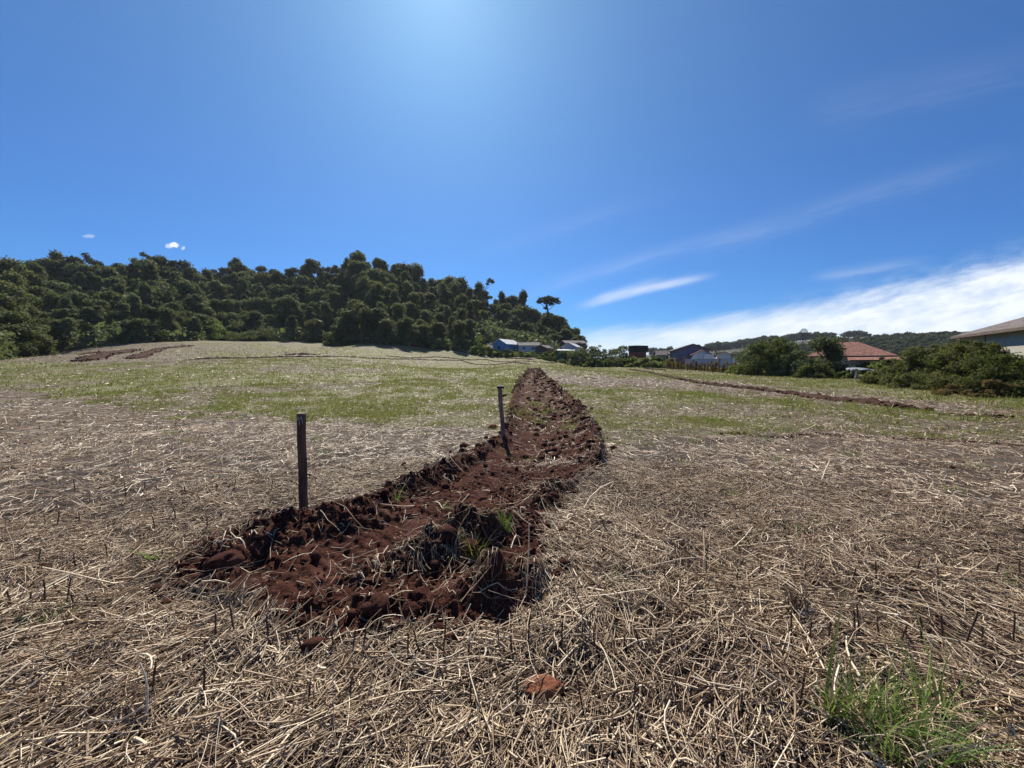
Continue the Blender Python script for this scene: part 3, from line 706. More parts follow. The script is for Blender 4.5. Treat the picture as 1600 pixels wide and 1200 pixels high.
small = [(1068, 725, 'first'), (1145, 775, ''), (1235, 830, ''), (1280, 820, ''), (1215, 718, ''), (1490, 768, ''), (1325, 712, ''), (1530, 730, ''), (1085, 690, ''), (1012, 695, ''), (960, 912, ''), (1200, 690, ''), (640, 672, ''), (665, 678, ''), (500, 690, ''), (508, 712, ''), (270, 678, ''), (20, 628, ''), (1580, 920, ''), (78, 972, ''), (300, 690, '')]
small.sort()
for i, (px, py, _) in enumerate(small):
    d_ = G(px, py)[1]; tuft('grass_tuft', px, py, 34, .085 if d_ < 5 else .11, .0045 + d_ * .0007, .05 + .012 * d_, .9, M['weed'] if i % 3 else M['grassblade'],
         f"small green sprig in the straw, {ords(i + 1)} of the small sprigs from the left", 'grass tuft', 'small green sprigs')
for px, py, lb in [(240, 880, 'leafy green weed with spread leaves beside a stalk left of the mound')]:
    tuft('weed', px, py, 13, .13, .026, .015, 1.5, M['weed'], lb, 'weed')

stalk_me = []
for i in range(5):
    mb = MB(); h_ = .10 + .02 * i; pts = [(0, 0, -.03)]; xx = yy_ = 0
    for k in range(1, 6): xx += random.uniform(-.004, .004); yy_ += random.uniform(-.004, .004); pts.append((xx, yy_, h_ * k / 5))
    mb.tube(pts, [.0055, .005, .0055, .0045, .005, .004], 6)
    if i % 2: mb.tube([pts[3], (pts[3][0] + .02, pts[3][1] + .01, pts[3][2] + .025)], [.003, .0018], 5)
    me = bpy.data.meshes.new('stalk'); me.from_pydata(mb.v, [], mb.f); me.materials.append(M['stalk']); me.update(); stalk_me.append(me)
rows = [('nearest the camera', 1096, 60, 1500, .36, 12), ('before the mound', 1010, 340, 1010, .10, 20), ('near the lower right tuft', 1003, 1225, 1570, .12, 12),
        ('at the lower left edge', 948, 0, 140, .12, 7), ('left of the dug mound', 882, 60, 250, .35, 4), ('further back left', 822, 20, 330, .4, 7), ('in the right middle', 905, 1000, 1590, .4, 12), ('beside the left stake', 770, 120, 440, .5, 7)]
for rn, py, x0, x1, jit, n_ in rows:
    xs = np.sort(np.linspace(x0, x1, n_) + rng.normal(0, (x1 - x0) / n_ * .28, n_))
    k = 0
    for px in xs:
        x, y = G(px, py + rng.normal(0, 5)); b_, s_, _ = berm(np.array([x]), np.array([y]))
        if s_[0] > .02: continue
        k += 1; o_ = bpy.data.objects.new('stubble_stalk', random.choice(stalk_me)); C.objects.link(o_)
        o_.location = (x, y, Hs(x, y)); o_.rotation_euler = (random.uniform(-.16, .16), random.uniform(-.16, .16), random.uniform(0, 6)); o_.scale = (1, 1, random.uniform(.75, 1.25))
        tag(o_, f"short dark dry stalk, {ords(k)} from the left in the row {rn}", 'stalk', 'dry stubble stalks standing in rows')
mb = MB(); x, y = G(912, 1105); mb.tube([(0, 0, -.02), (-.02, .01, .1), (-.035, .02, .2), (-.05, .02, .3)], [.004, .004, .003, .002], 6)
o_ = mb.build('bare_twig', M['stalk']); o_.location = (x, y, Hs(x, y)); tag(o_, 'thin bare twig standing right of the orange stone', 'twig')

# ------------------------------------------------------------------ stakes
M['stakewood'] = simple('stake_wood', (.055, .032, .024), (.17, .095, .065), 9, .75, .6, .006, stretch=(3, 3, .35))
M['paletop'] = simple('pale_stake_top', (.35, .29, .24), (.55, .48, .40), 40, .8, .3, .002)
M['stake2'] = simple('brown_stake_wood', (.15, .085, .060), (.32, .20, .155), 9, .8, .6, .006, stretch=(3, 3, .35))
M['paint'] = simple('worn_white_paint', (.25, .25, .27), (.62, .62, .64), 90, .8, .2, .001)
M['plastic'] = simple('dark_strip', (.012, .010, .010), (.04, .035, .03), 20, .5, .2, .002)
x0, y0 = G(468, 812); gz = float(S(np.array([x0]), np.array([y0 + .02]))[0][0]); x0 = (468 - 800) / F * (y0 * ca)
zt = P(468, 647, y0)[2]
st = thing('stake', 'dark square wooden stake with white writing behind the soil ridge', 'stake', (x0, y0, gz), R(3))
hw = .037; hgt = zt - gz; mb = MB()
sec = [(-1, -1), (1, -1), (1, 1), (-1, 1)]; NZ = 16; k0 = len(mb.v)
for k in range(NZ + 1):
    z = -.15 + (hgt + .15) * k / NZ; wv = hw * (1 + .012 * math.sin(k * 2.1))
    for sx, sy in sec: mb.v.append((sx * wv + .002 * math.sin(k * .9), sy * .022, z))
for k in range(NZ):
    for j in range(4): mb.f.append([k * 4 + j, k * 4 + (j + 1) % 4, (k + 1) * 4 + (j + 1) % 4, (k + 1) * 4 + j])
mb.f.append([NZ * 4 + j for j in range(4)])
mb.build('post', M['stakewood'], st, bevel=.004)
MB().box(-hw * .98, -.021, hgt + .0, hw * .98, .021, hgt + .012).build('sawn_top', M['paletop'], st, bevel=.003)  # top slab in a paler tone than the post
# worn painted characters on the face
def stroke(mb, pts, wd=.0055, y=-.0250):
    for a, b_ in zip(pts[:-1], pts[1:]):
        d_ = Vector((b_[0] - a[0], b_[1] - a[1])); nn = Vector((-d_.y, d_.x)).normalized() * wd / 2
        k = len(mb.v); mb.v += [(a[0] + nn.x, y, a[1] + nn.y), (a[0] - nn.x, y, a[1] - nn.y), (b_[0] - nn.x, y, b_[1] - nn.y), (b_[0] + nn.x, y, b_[1] + nn.y)]; mb.f.append([k, k + 1, k + 2, k + 3]); y -= .0002
mb = MB(); zt_ = hgt - .022
stroke(mb, [(-.018, zt_ - .042), (-.019, zt_), (-.001, zt_ - .022), (.016, zt_), (.019, zt_ - .040)])
stroke(mb, [(-.010, zt_ - .056), (-.004, zt_ - .050), (-.005, zt_ - .090)]); stroke(mb, [(.019, zt_ - .044), (.026, zt_ - .060), (.024, zt_ - .070)])
mb.build('painted_marks', M['paint'], st)

x1, y1 = G(787, 690); zt2 = P(780, 603, y1)[2]; gz2 = Hs(x1, y1) - .05
st2 = thing('stake', 'brown wooden stake with a small crosspiece leaning at the bend of the track', 'stake', (x1, y1, gz2))
h2 = zt2 - gz2; tx = P(781, 603, y1)[0] - x1
MB().tube([(0, 0, -.1), (tx * .3, .01, h2 * .35), (tx * .8, 0, h2 * .7), (tx, 0, h2 - .01)], [.066, .060, .060, .058], 4).build('post', M['stake2'], st2, bevel=.004)
MB().box(tx - .06, -.045, h2 - .05, tx + .09, .045, h2 + .0).build('crosspiece', M['plastic'], st2, bevel=.006)
MB().poly([(tx + .035, 0, h2 - .235), (tx + .14, -.02, h2 - .20), (tx + .145, -.015, h2 - .165), (tx + .04, .005, h2 - .185)]).tube([(tx + .03, 0, h2 - .2), (tx + .15, -.02, h2 - .185)], .012, 5).build('torn_strip', M['plastic'], st2)
# small far stakes
far = [(511, 556, 8, 'right of the short lumpy furrow'), (447, 558.5, 8, 'at the left end of the short lumpy furrow'), (340, 560.5, 5, 'on the long furrow above the left meadow'),
       (155, 553, 6, 'alone on the far left slope'), (218, 549, 4, 'beside the wheel ruts on the left slope'), (764, 568, 6, 'just left of the track head'),
       (777, 562, 6, 'on the slanting furrow left of the track head'), (806, 568, 13, 'tallest of those at the head of the track'), (813, 561, 8, 'thin and pale behind the tallest'), (825, 569, 11, 'standing right at the head of the track'),
       (827.5, 562, 8, 'thin and furthest behind the track head'), (940, 572.5, 5, 'small beside the heap of turned soil'), (961, 575, 6, 'small below the dark green bushes'), (992, 577.5, 8, 'left one of the close pair on the right furrow'),
       (1000, 578, 8, 'right one of the close pair on the right furrow'), (1039, 580, 9, 'at the right end of the turned strip'), (1078, 583, 7, 'thin, in front of the white wall')]
for px, py, hp, lb in far:
    x, y = G(px, py); z = Hs(x, y); hh = hp / F * y
    o_ = MB().tube([(0, 0, -.1), (random.uniform(-.02, .02), 0, hh * .5), (random.uniform(-.05, .05), 0, hh)], [.05, .048, .045], 4).build('stake', M['stake2'])
    o_.location = (x, y, z); tag(o_, 'small distant wooden stake ' + lb, 'stake', 'distant survey stakes')

# ------------------------------------------------------------------ vegetation builders
def cards(c_, nrm, size, asp=.6):
    N = len(c_); rv = rng.normal(size=(N, 3)); tg = np.cross(nrm, rv); tg /= np.linalg.norm(tg, axis=1, keepdims=True) + 1e-9
    bt = np.cross(nrm, tg); s_ = size[:, None]
    V = np.stack([c_ - tg * s_, c_ - bt * s_ * asp + nrm * s_ * .15, c_ + tg * s_, c_ + bt * s_ * asp + nrm * s_ * .15], 1).reshape(-1, 3)
    return V, np.arange(N * 4).reshape(N, 4)
def crown(blobs, n_, leaf, flat=.8, outward=.5, shell=.35):
    B = np.array(blobs, float); wgt = B[:, 3] ** 2; k = rng.choice(len(B), n_, p=wgt / wgt.sum())
    d_ = rng.normal(size=(n_, 3)); d_ /= np.linalg.norm(d_, axis=1, keepdims=True)
    lob = 1 + .22 * np.sin(d_[:, 0] * 5 + k) * np.cos(d_[:, 1] * 6 + k * 2.0) + .15 * np.sin(d_[:, 2] * 9 + k * 1.3 + d_[:, 0] * 7)
    r = B[k, 3] * lob * (1.12 - shell * rng.random(n_) ** 1.3)
    c_ = B[k, :3] + d_ * r[:, None] * np.array([1, 1, flat])
    nm = d_ * outward + rng.normal(size=(n_, 3)) * .62 + np.array([0, 0, .25]); nm /= np.linalg.norm(nm, axis=1, keepdims=True)
    V, q = cards(c_, nm, leaf * rng.lognormal(0, .3, n_))
    kv = rng.random(len(B))[k] * .5
    return V, q, np.repeat(np.clip(kv + rng.random(n_) * .55, 0, 1), 4)
def plant(name, blobs, n_, leaf, mt, trunk_h, trunk_r, bark, label=None, cat=None, group=None, extra_tw=0, base_xy=(0, 0), partname='crown', flat=.8, shell=.62):
    t_ = thing(name, label, cat, group=group)
    V, q, a = crown(blobs, n_, leaf, flat, shell=shell)
    if extra_tw:
        top_ = max(blobs, key=lambda b_: b_[2] + b_[3])
    mesh_np(partname, V, q, mt, t_, attrs={'var': a})
    mb = MB(); bx, by = base_xy
    tp = (blobs[0][0] * .4, blobs[0][1] * .4, trunk_h)
    mb.tube([(bx, by, -.6), (bx + tp[0] * .3, by + tp[1] * .3, trunk_h * .45), tp], [trunk_r * 1.25, trunk_r, trunk_r * .6], 7)
    for b_ in blobs[:14]:
        s0 = random.uniform(.45, .95); mb.tube([(tp[0] * s0, tp[1] * s0, trunk_h * s0), ((tp[0] + b_[0]) * .5, (tp[1] + b_[1]) * .5, (trunk_h * s0 + b_[2]) * .5 + .1), b_[:3]], [trunk_r * .45, trunk_r * .3, trunk_r * .12], 5)
    mb.build('trunk', bark, t_, smooth=True)
    return t_
def dup(t_, loc, rz, scl, label, cat=None, group=None, name=None):
    r = t_.copy(); C.objects.link(r); r.location = loc; r.rotation_euler = (0, 0, rz); r.scale = scl; r['label'] = label
    if group: r['group'] = group
    for ch in list(t_.children):
        c_ = ch.copy(); C.objects.link(c_); c_.parent = r
    return r
def rb(n_, R_, z0, z1, r0, r1, prof=None):
    out = []
    for i in range(n_):
        a = random.uniform(0, 6.283); z = random.uniform(z0, z1); f = (z - z0) / (z1 - z0 + 1e-6)
        rad = R_ * (prof(f) if prof else 1) * math.sqrt(random.random()); out.append((rad * math.cos(a), rad * math.sin(a), z, random.uniform(r0, r1)))
    return out
UNIT = 14.0
def env(n_, R_, z0, z1, r0, r1, prof, lean=0):
    out = []; lx, ly = random.uniform(-lean, lean), random.uniform(-lean, lean)
    for i in range(n_):
        f = random.random() ** .8; a = random.uniform(0, 6.283); rad = R_ * prof(f) * random.uniform(.2, 1.25)
        out.append((rad * math.cos(a) + lx * f, rad * math.sin(a) + ly * f, z0 + (z1 - z0) * f, random.uniform(r0, r1)))
    return out
protos = {
 'round': [plant('forest_tree', env(44, 3.3, 3.0, 12.6, .75, 1.5, lambda f: math.sin(math.pi * (.2 + .72 * f)) + .12, 1), 8500, .25, M['forest'], 9, .22, M['palebark'], 'x', 'tree', flat=.8) for _ in range(4)],
 'tall': [plant('tall_forest_tree', env(34, 1.9, 2.5, 13.2, .6, 1.15, lambda f: 1.15 - .6 * f, 1.2), 6000, .23, M['forest'], 11, .17, M['palebark'], 'x', 'tree', flat=1.0) for _ in range(3)],
 'vine': [plant('vine_covered_tree', env(46, 2.4, .5, 12.8, .8, 1.4, lambda f: 1.0 - .4 * f, 1), 9000, .24, M['hillshrub'], 8, .25, M['bark'], 'x', 'tree', flat=1.25) for _ in range(3)],
 'ridge': [plant('ridge_tree', env(20, 3.0, 5.5, 13, .7, 1.5, lambda f: .35 + .8 * math.sin(math.pi * f), 1.5), 4200, .23, M['euc'], 11.5, .17, M['palebark'], 'x', 'tree', flat=.65) for _ in range(4)],
 'pine': [plant('conical_tree', env(40, 2.7, 1.5, 13.0, .5, .95, lambda f: 1.08 - 1.0 * f, .3), 6000, .22, M['forest'], 12, .16, M['bark'], 'x', 'tree', flat=.6) for _ in range(2)],
 'under': [plant('understorey_tree', env(36, 3.6, .6, 10, .9, 1.7, lambda f: 1.1 - .6 * f, .5), 8500, .24, M['hillshrub'], 6, .18, M['bark'], 'x', 'tree', flat=.9) for _ in range(2)],
}
kinds = {'round': 'round-crowned tree', 'tall': 'slender dark tree', 'vine': 'vine-hung column-like tree', 'ridge': 'layered open-crowned tree', 'under': 'bushy low-branching tree', 'pine': 'cone-shaped tree'}
skl = np.array([(-120, 420), (0, 414), (15, 405), (60, 410), (90, 397), (120, 404), (145, 391), (165, 401), (195, 408), (240, 393), (262, 402), (300, 412), (345, 412), (380, 400), (405, 410), (450, 418), (480, 420), (500, 407), (520, 410), (545, 408), (565, 393), (590, 404), (612, 415), (635, 412), (655, 424), (662, 436), (685, 430), (700, 426), (722, 430), (740, 442), (757, 452), (772, 462), (785, 463), (800, 452), (815, 462), (830, 474), (850, 488), (872, 498), (895, 508), (910, 522)])
crestpy = lambda px: float(np.interp(px, [-120, 0, 100, 200, 330, 450, 600, 700, 800, 860, 912], [575, 563, 548, 535, 531, 532, 538, 545, 552, 560, 566]))
crestY = lambda px: float(np.interp(px, [-120, 0, 150, 300, 450, 680, 810, 912], [60, 70, 92, 116, 119, 118, 118, 118]))
used = {}
NROW = 8; tiers = ['lowest', 'second', 'third', 'fourth', 'fifth', 'sixth', 'seventh', 'skyline']
_cpx = np.arange(-140, 925, 15.0); _cY = np.array([G(p_, crestpy(p_) + 1.2)[1] for p_ in _cpx])
_cY = np.minimum(_cY, np.interp(_cpx, [-140, 0, 150, 300, 450, 924], [62, 66, 92, 116, 118, 118]))
_cY = np.where(_cpx > 745, np.maximum(_cY, 126), _cY)
crestY = lambda px: float(np.interp(px, _cpx, _cY))
cand = []
for row in range(9):
    tt = row / 8; px = -115 + random.uniform(0, 18)
    while px < 912:
        t2 = 1.0 if row == 8 else min(max(tt + random.uniform(-.07, .07), 0), .97); cand.append((px, t2))
        Y = crestY(px) + 4 + t2 * 55; px += (5.3 if row < 8 else 4.4) / Y * F * random.uniform(.75, 1.3)
cand.sort(); cnt = {}
for px, tt in cand:
    sky_ = float(np.interp(px, skl[:, 0], skl[:, 1])); cr = crestpy(px); Y = crestY(px) + (6 if px > 740 else 3) + tt * (56 if px < 700 else 56 - (px - 700) * .17)
    span = cr - sky_; row = min(int(tt * 7.99), 7); last = tt == 1.0
    topy = cr - span * (.33 + .67 * tt ** .9) + (random.uniform(-9, 9) if not last else random.uniform(-9, 7))
    X = (px - 800) / F * Y; zb = float(base(np.array([X]), np.array([Y]))[0]); zt_ = P(px, topy, Y)[2]; hh = zt_ - zb
    hh = min(max(hh, 7.5), 19)
    pool = (['ridge', 'ridge', 'ridge', 'tall'] if px < 480 else ['round', 'tall', 'vine', 'ridge']) if last else (['round', 'under', 'tall', 'round', 'tall', 'pine'] if row > 0 else ['under', 'round', 'vine', 'tall', 'pine'])
    if not last and px > 560: pool = ['tall', 'vine', 'round', 'vine', 'tall']
    if px < 90: pool = ['vine', 'tall', 'round']
    kd = random.choice(pool); pr = random.choice(protos[kd]); cnt[row] = cnt.get(row, 0) + 1
    sxy = min(max(hh / UNIT, .75), 1.15) * random.uniform(.9, 1.25)
    lab = f"{kinds[kd]}, {ords(cnt[row])} from the left in the {tiers[row]} tier of the wooded hill"
    if id(pr) not in used:
        used[id(pr)] = 1; t_ = pr; t_.location = (X, Y, zt_ - hh); t_.rotation_euler = (0, 0, random.uniform(0, 6)); t_.scale = (sxy, sxy, hh / UNIT); t_['label'] = lab; t_['group'] = 'trees of the wooded hill'
    else:
        dup(pr, (X, Y, zt_ - hh), random.uniform(0, 6.28), (sxy, sxy, hh / UNIT), lab, group='trees of the wooded hill')
print('forest trees', len(cand))
for k_ in protos:
    for pr in protos[k_]:
        if id(pr) not in used: 
            for ch in list(pr.children): bpy.data.objects.remove(ch)
            bpy.data.objects.remove(pr)

def at_px(px, py_base, py_top, Y, wpx=None):
    X = (px - 800) / F * Y * 1.0; zt_ = P(px, py_top, Y)[2]; zb = P(px, py_base, Y)[2]; return X, Y, zb, zt_
# lone umbrella tree and leaning snag on the skyline
def custom(name, px, pyb, pyt, Y, blobs_rel, n_, leaf, mt, label, cat='tree', tr=.3, flat=.7, bark=None, group=None, trunkf=.7, part='crown', ground=False, shell=.35):
    X, Y, zb, zt_ = at_px(px, pyb, pyt, Y)
    if ground: zb = float(H(np.array([X]), np.array([Y]))[0]) - .05
    hh = zt_ - zb; bl = [(b_[0] * hh, b_[1] * hh, b_[2] * hh, b_[3] * hh) for b_ in blobs_rel]
    t_ = plant(name, bl, n_, leaf, mt, hh * trunkf, tr, bark or M['bark'], label, cat, group, partname=part, flat=flat, shell=shell)
    t_.location = (X, Y, zb); return t_
custom('umbrella_tree', 857, 500, 463, 128, [(-.28, 0, .84, .17), (.0, 0, .88, .2), (.26, 0, .84, .17), (.42, 0, .74, .10), (-.42, 0, .76, .10), (.1, 0, .68, .10), (-.1, .1, .78, .14), (-.12, 0, .5, .08)], 2200, .22, M['euc'], 'lone flat-topped tree standing above the right end of the wood', tr=.28, flat=.6)
custom('leaning_tree', 752, 470, 436, 150, [(.42, 0, .93, .12), (.55, 0, .86, .08), (.3, 0, .78, .07)], 500, .22, M['euc'], 'thin leaning tree top with a small leaf bunch left of the umbrella tree', tr=.2)
custom('emergent_tree', 563, 420, 390, 170, [(0, 0, .9, .10), (-.14, 0, .75, .14), (.12, 0, .72, .12), (-.2, 0, .55, .14), (.2, 0, .5, .18)], 900, .22, M['euc'], 'highest tree on the hill skyline with a small tufted top', tr=.2)

# undergrowth between the trunks of the wooded hill
nu = 70000; pxu = rng.uniform(-140, 925, nu); Yu = np.interp(pxu, _cpx, _cY) + rng.uniform(0, 62, nu) * np.interp(pxu, [650, 920], [1, .45]); Xu = (pxu - 800) / F * Yu
Zu = H(Xu, Yu) + rng.random(nu) ** 1.5 * (1.0 + 4.5 * fbm(Xu, Yu, .12, 3, 44))
nm = rng.normal(size=(nu, 3)) * .7 + np.array([0, -.3, .6]); nm /= np.linalg.norm(nm, axis=1, keepdims=True)
V, q = cards(np.stack([Xu, Yu, Zu], 1), nm, np.interp(pxu, [60, 200], [.28, .5]) * rng.lognormal(0, .3, nu))
tag(mesh_np('undergrowth', V, q, M['forest'], attrs={'var': np.repeat(rng.random(nu), 4)}), 'dark undergrowth between the trees of the wooded hill', kind='stuff')
# low bushes on the wood edge
def bush_blobs(wr, n_=12, seed=0):
    r_ = random.Random(seed); out = []
    for i in range(n_):
        a = r_.uniform(0, 6.283); rad = wr * math.sqrt(r_.random()) * .75; f = rad / (wr * .75 + 1e-6)
        zc = r_.uniform(.18, .93 - .28 * f)
        if i % 2 == 0: out.append((wr * .85 * math.cos(i * 1.9), wr * .7 * math.sin(i * 1.9), r_.uniform(.08, .22), r_.uniform(.15, .22)))
        if i % 3 == 0: out.append((rad * math.cos(a + 1) * .9, rad * math.sin(a + 1) * .9, min(zc + r_.uniform(.06, .16), 1.0), r_.uniform(.05, .09))); out.append((rad * math.cos(a), rad * math.sin(a), zc, r_.uniform(.14, .24) * (1 if wr > .4 else .8)))
    return out
edge = [(155, 548, 527, 95, 20, 'shrub', 'pale leafy bush at the left end of the wood edge'), (195, 541, 516, 100, 26, 'bright', 'bright green bush left of the round hedge-like bushes'), (240, 537, 508, 106, 26, 'shrub', 'dark hedge-like bush at the crest of the field'),
        (290, 534, 505, 110, 30, 'bright', 'bright green hedge-like bush at the crest of the field'), (345, 533, 498, 112, 30, 'bright', 'broad bush sloping up from the field crest'), (400, 533, 488, 113, 42, 'forest', 'large dark rounded bush right of the field crest'),  # leaf tone comes from the material key in each row
        (522, 537, 518, 114, 16, 'shrub', 'dark small bush at wood edge, leftmost of the right series'), (548, 538, 522, 114, 12, 'bright', 'yellow green small bush between two dark bushes'), (570, 538, 518, 114, 16, 'shrub', 'dark rounded bush right of the yellow green one'),
        (594, 538, 527, 114, 12, 'bright', 'low pale bush among the small edge bushes'), (612, 540, 520, 114, 14, 'bright', 'pale green bush below the hill centre'), (660, 541, 500, 114, 26, 'shrub', 'tall mid green tree at the wood edge'), (690, 543, 526, 113, 20, 'bright', 'bright yellow green bush at the wood edge, rightmost'), (705, 544, 532, 112, 14, 'bright', 'small bright bush touching the rightmost yellow one'),
        (745, 551, 538, 110, 16, 'bright', 'low pale bush left of the blue house'), (762, 554, 540, 108, 18, 'shrub', 'low olive bush in front of the blue house'), (786, 557, 543, 107, 20, 'shrub', 'olive bush below the blue house'), (810, 559, 544, 105, 18, 'hedge', 'brownish bush right of the blue house'),
        (832, 562, 546, 103, 20, 'bright', 'light green bush below the long grey roof'), (852, 564, 548, 101, 22, 'bright', 'bright green bush right of the light green one'), (868, 566, 543, 100, 26, 'shrub', 'rounded green bush below the brown gable'), (890, 567, 550, 98, 20, 'bright', 'bright low bush below the white-edged roof'),
        (752, 549, 522, 112, 9, 'bright', 'small pale sapling at the wood edge left of the blue house'),
        (912, 571, 530, 92, 30, 'forest', 'tall dark bush right of the grey gable houses'), (930, 572, 533, 92, 34, 'forest', 'dark bush in the middle of the dark bush group'), (948, 573, 537, 91, 34, 'shrub', 'tall green bush right of the two dark bushes'), (968, 575, 540, 88, 40, 'shrub', 'broad green bush beside the dark brick tower'), (925, 573, 556, 88, 22, 'bright', 'low bright bush in front of the dark bushes'),
        (996, 576, 554, 84, 30, 'bright', 'light green weedy bush below the brick tower'), (1018, 577, 557, 82, 28, 'bright', 'light green weedy bush right of the brick tower'), (1036, 577, 552, 84, 22, 'shrub', 'dark green bush beside the grey house'), (1048, 578, 560, 80, 20, 'hedge', 'brown green bush left of the white wall'), (1062, 579, 563, 79, 20, 'dry', 'dry brown bush left of the white wall')]
for i, (px, pyb, pyt, Y, wpx, mk, lb) in enumerate(edge):
    X, Y_, zb, zt_ = at_px(px, pyb, pyt, Y); zb = float(base(np.array([X]), np.array([Y]))[0]); hh = max(zt_ - zb, 1.2); wr = wpx / F * Y / hh * .85
    custom('bush', px, P and pyb, pyt, Y, bush_blobs(wr, 14, i), int(1500 + 60 * wpx), .16, M[mk], lb, 'bush', tr=.07, group='bushes along the field edge', trunkf=.5, part='foliage', ground=True)
# right: big bushes and hedge
big = [(1160, 585, 566, 62, 30, 'bright', .11, 5000, 'light green leafy plants left of the big dark bush'), (1198, 588, 522, 56, 56, 'shrub', .11, 11000, 'tall twiggy bush at the left of the big dark bush group'),
       (1220, 590, 516, 54, 66, 'shrub', .11, 15000, 'largest bush of the dark group left of the red-roofed house'), (1256, 592, 540, 50, 46, 'forest', .11, 9000, 'dark bush in the lower middle of the dark group'), (1292, 592, 512, 50, 30, 'forest', .12, 10000, 'dark tree touching the red-roofed house'),
       (1280, 594, 562, 46, 44, 'shrub', .10, 7000, 'low rounded bush in front of the dark tree'), (1301, 591, 562, 54, 18, 'forest', .11, 5000, 'dark bush against the wall of the red-roofed house'), (1324, 593, 579, 44, 24, 'bright', .09, 4000, 'small leafy bush left of the net-covered shed'),
       (1352, 580, 561, 55, 24, 'shrub', .10, 5000, 'rounded bush between the red-roofed house and the shed'), (1378, 582, 560, 53, 28, 'bright', .10, 4000, 'pale green bush behind the shed'),
       (1415, 603, 548, 32, 80, 'hedge', .065, 24000, 'feathery olive bush at the left end of the right hedge'), (1462, 609, 528, 30, 100, 'hedge', .065, 30000, 'tall olive bush second in the right hedge'), (1505, 614, 530, 27, 96, 'shrub', .06, 30000, 'dense bush below the big house corner'),
       (1553, 620, 529, 24, 108, 'hedge', .055, 34000, 'dense bush in front of the big house'), (1605, 627, 532, 21.5, 116, 'shrub', .05, 32000, 'dense bush at the right frame edge'), (1680, 636, 548, 20, 110, 'hedge', .055, 14000, 'bush just beyond the right frame edge'),
       (1440, 607, 580, 27, 60, 'hedge', .05, 9000, 'low weeds at the foot of the left hedge end'), (1530, 622, 590, 21.5, 80, 'dry', .05, 9000, 'brownish undergrowth at the foot of the hedge'), ]
for i, (px, pyb, pyt, Y, wpx, mk, lf, n_, lb) in enumerate(big):
    X, Y_, zb, zt_ = at_px(px, pyb, pyt, Y); zb = float(base(np.array([X]), np.array([Y]))[0]); hh = max(zt_ - zb, .8); wr = wpx / F * Y / hh * (.76 if px < 1320 else .68)
    custom('bush', px, pyb, pyt, Y, bush_blobs(wr, 40, 50 + i), int(n_ * 1.3), lf, M[mk], lb, 'bush', tr=.07, group='bushes beside the houses', trunkf=.5, part='foliage', ground=True, shell=.8)
# upright twigs of the twiggy bush
# weedy strip along the field edge
nw = 26000; pxw = rng.uniform(735, 1175, nw); Yw = np.interp(pxw, [735, 800, 912, 1000, 1080, 1175], [111, 107, 94, 84, 77, 63]) + rng.uniform(-1.5, 5, nw); Xw = (pxw - 800) / F * Yw
hw_ = (0.4 + 2.2 * fbm(Xw, Yw, .35, 3, 144)) * np.interp(pxw, [735, 760, 860, 980, 1040, 1070, 1175], [.4, .45, .5, 1.0, 1.0, .4, .3])
Zw = H(Xw, Yw) + rng.random(nw) * hw_; nm = rng.normal(size=(nw, 3)) + np.array([0, -.2, .5]); nm /= np.linalg.norm(nm, axis=1, keepdims=True)
V, q = cards(np.stack([Xw, Yw, Zw], 1), nm, .17 * rng.lognormal(0, .3, nw))
tag(mesh_np('edge_weeds', V, q, M['bright'], attrs={'var': np.repeat(np.clip(fbm(Xw, Yw, .5, 2, 7) + rng.normal(0, .2, nw), 0, 1), 4)}), 'light green weeds growing along the field edge before the houses', kind='stuff')
# distant hill trees
fp = [custom('distant_tree', 1330, 540, 520, 500, rb(10, .42, .3, .8, .14, .22), 1300, 1.0, M['euc'], 'x', tr=.4, trunkf=.6) for _ in range(3)]
up_ = custom('distant_palm_like_tree', 1092, 556, 539, 420, [(0, 0, .86, .16), (.18, 0, .8, .12), (-.18, 0, .8, .12), (.05, .1, .55, .06)], 600, .7, M['euc'], 'x', tr=.35, flat=.5)
fp_h = [(P(1330, 520, 500)[2] - P(1330, 540, 500)[2])] * 3
far_l = []
for px, pyt, hpx in [(1322, 521, 13), (1332, 519, 14), (1343, 520, 13), (1351, 523, 9), (1373, 524, 10), (1379, 523, 14), (1392, 520, 12), (1400, 519, 14), (1410, 518, 15), (1420, 519, 14), (1431, 519, 14), (1441, 519, 14), (1452, 518, 14), (1462, 517, 14), (1473, 516, 14), (1484, 516, 14),
                     (1268, 525, 14), (1258, 531, 10), (1246, 532, 12), (1180, 540, 14), (1170, 539, 15), (1160, 541, 14), (1150, 542, 13), (1140, 543, 12), (1131, 544, 11), (1122, 545, 10), (1190, 536, 16), (1200, 534, 16), (1020, 541, 14), (1028, 540, 14), (1047, 541, 14), (1040, 543, 12)]:
    far_l.append((px, pyt, hpx, 520))
for px, pyt, hpx in [(x_, 530 + 6 * math.sin(x_ * .11) + (x_ - 1380) * -.03, 16) for x_ in range(1374, 1500, 8)] + [(x_, 541 + 4 * math.sin(x_ * .2), 16) for x_ in range(1380, 1500, 9)] + [(x_, 549 + 2 * math.sin(x_ * .2), 16) for x_ in range(1120, 1215, 9)]:
    far_l.append((px, pyt, hpx, 440))
far_l = [(a, *((b + c, c, 0))) for a, b, c, d_ in far_l]
for py in (534, 540, 546, 552):
    for px in range(1112, 1500, 8 if py < 545 else 10):
        if 1296 < px < 1368 and py < 540: continue
        far_l.append((px + random.uniform(-3, 3), py + random.uniform(-2, 2), random.uniform(10, 15), 0))
far_l.sort()
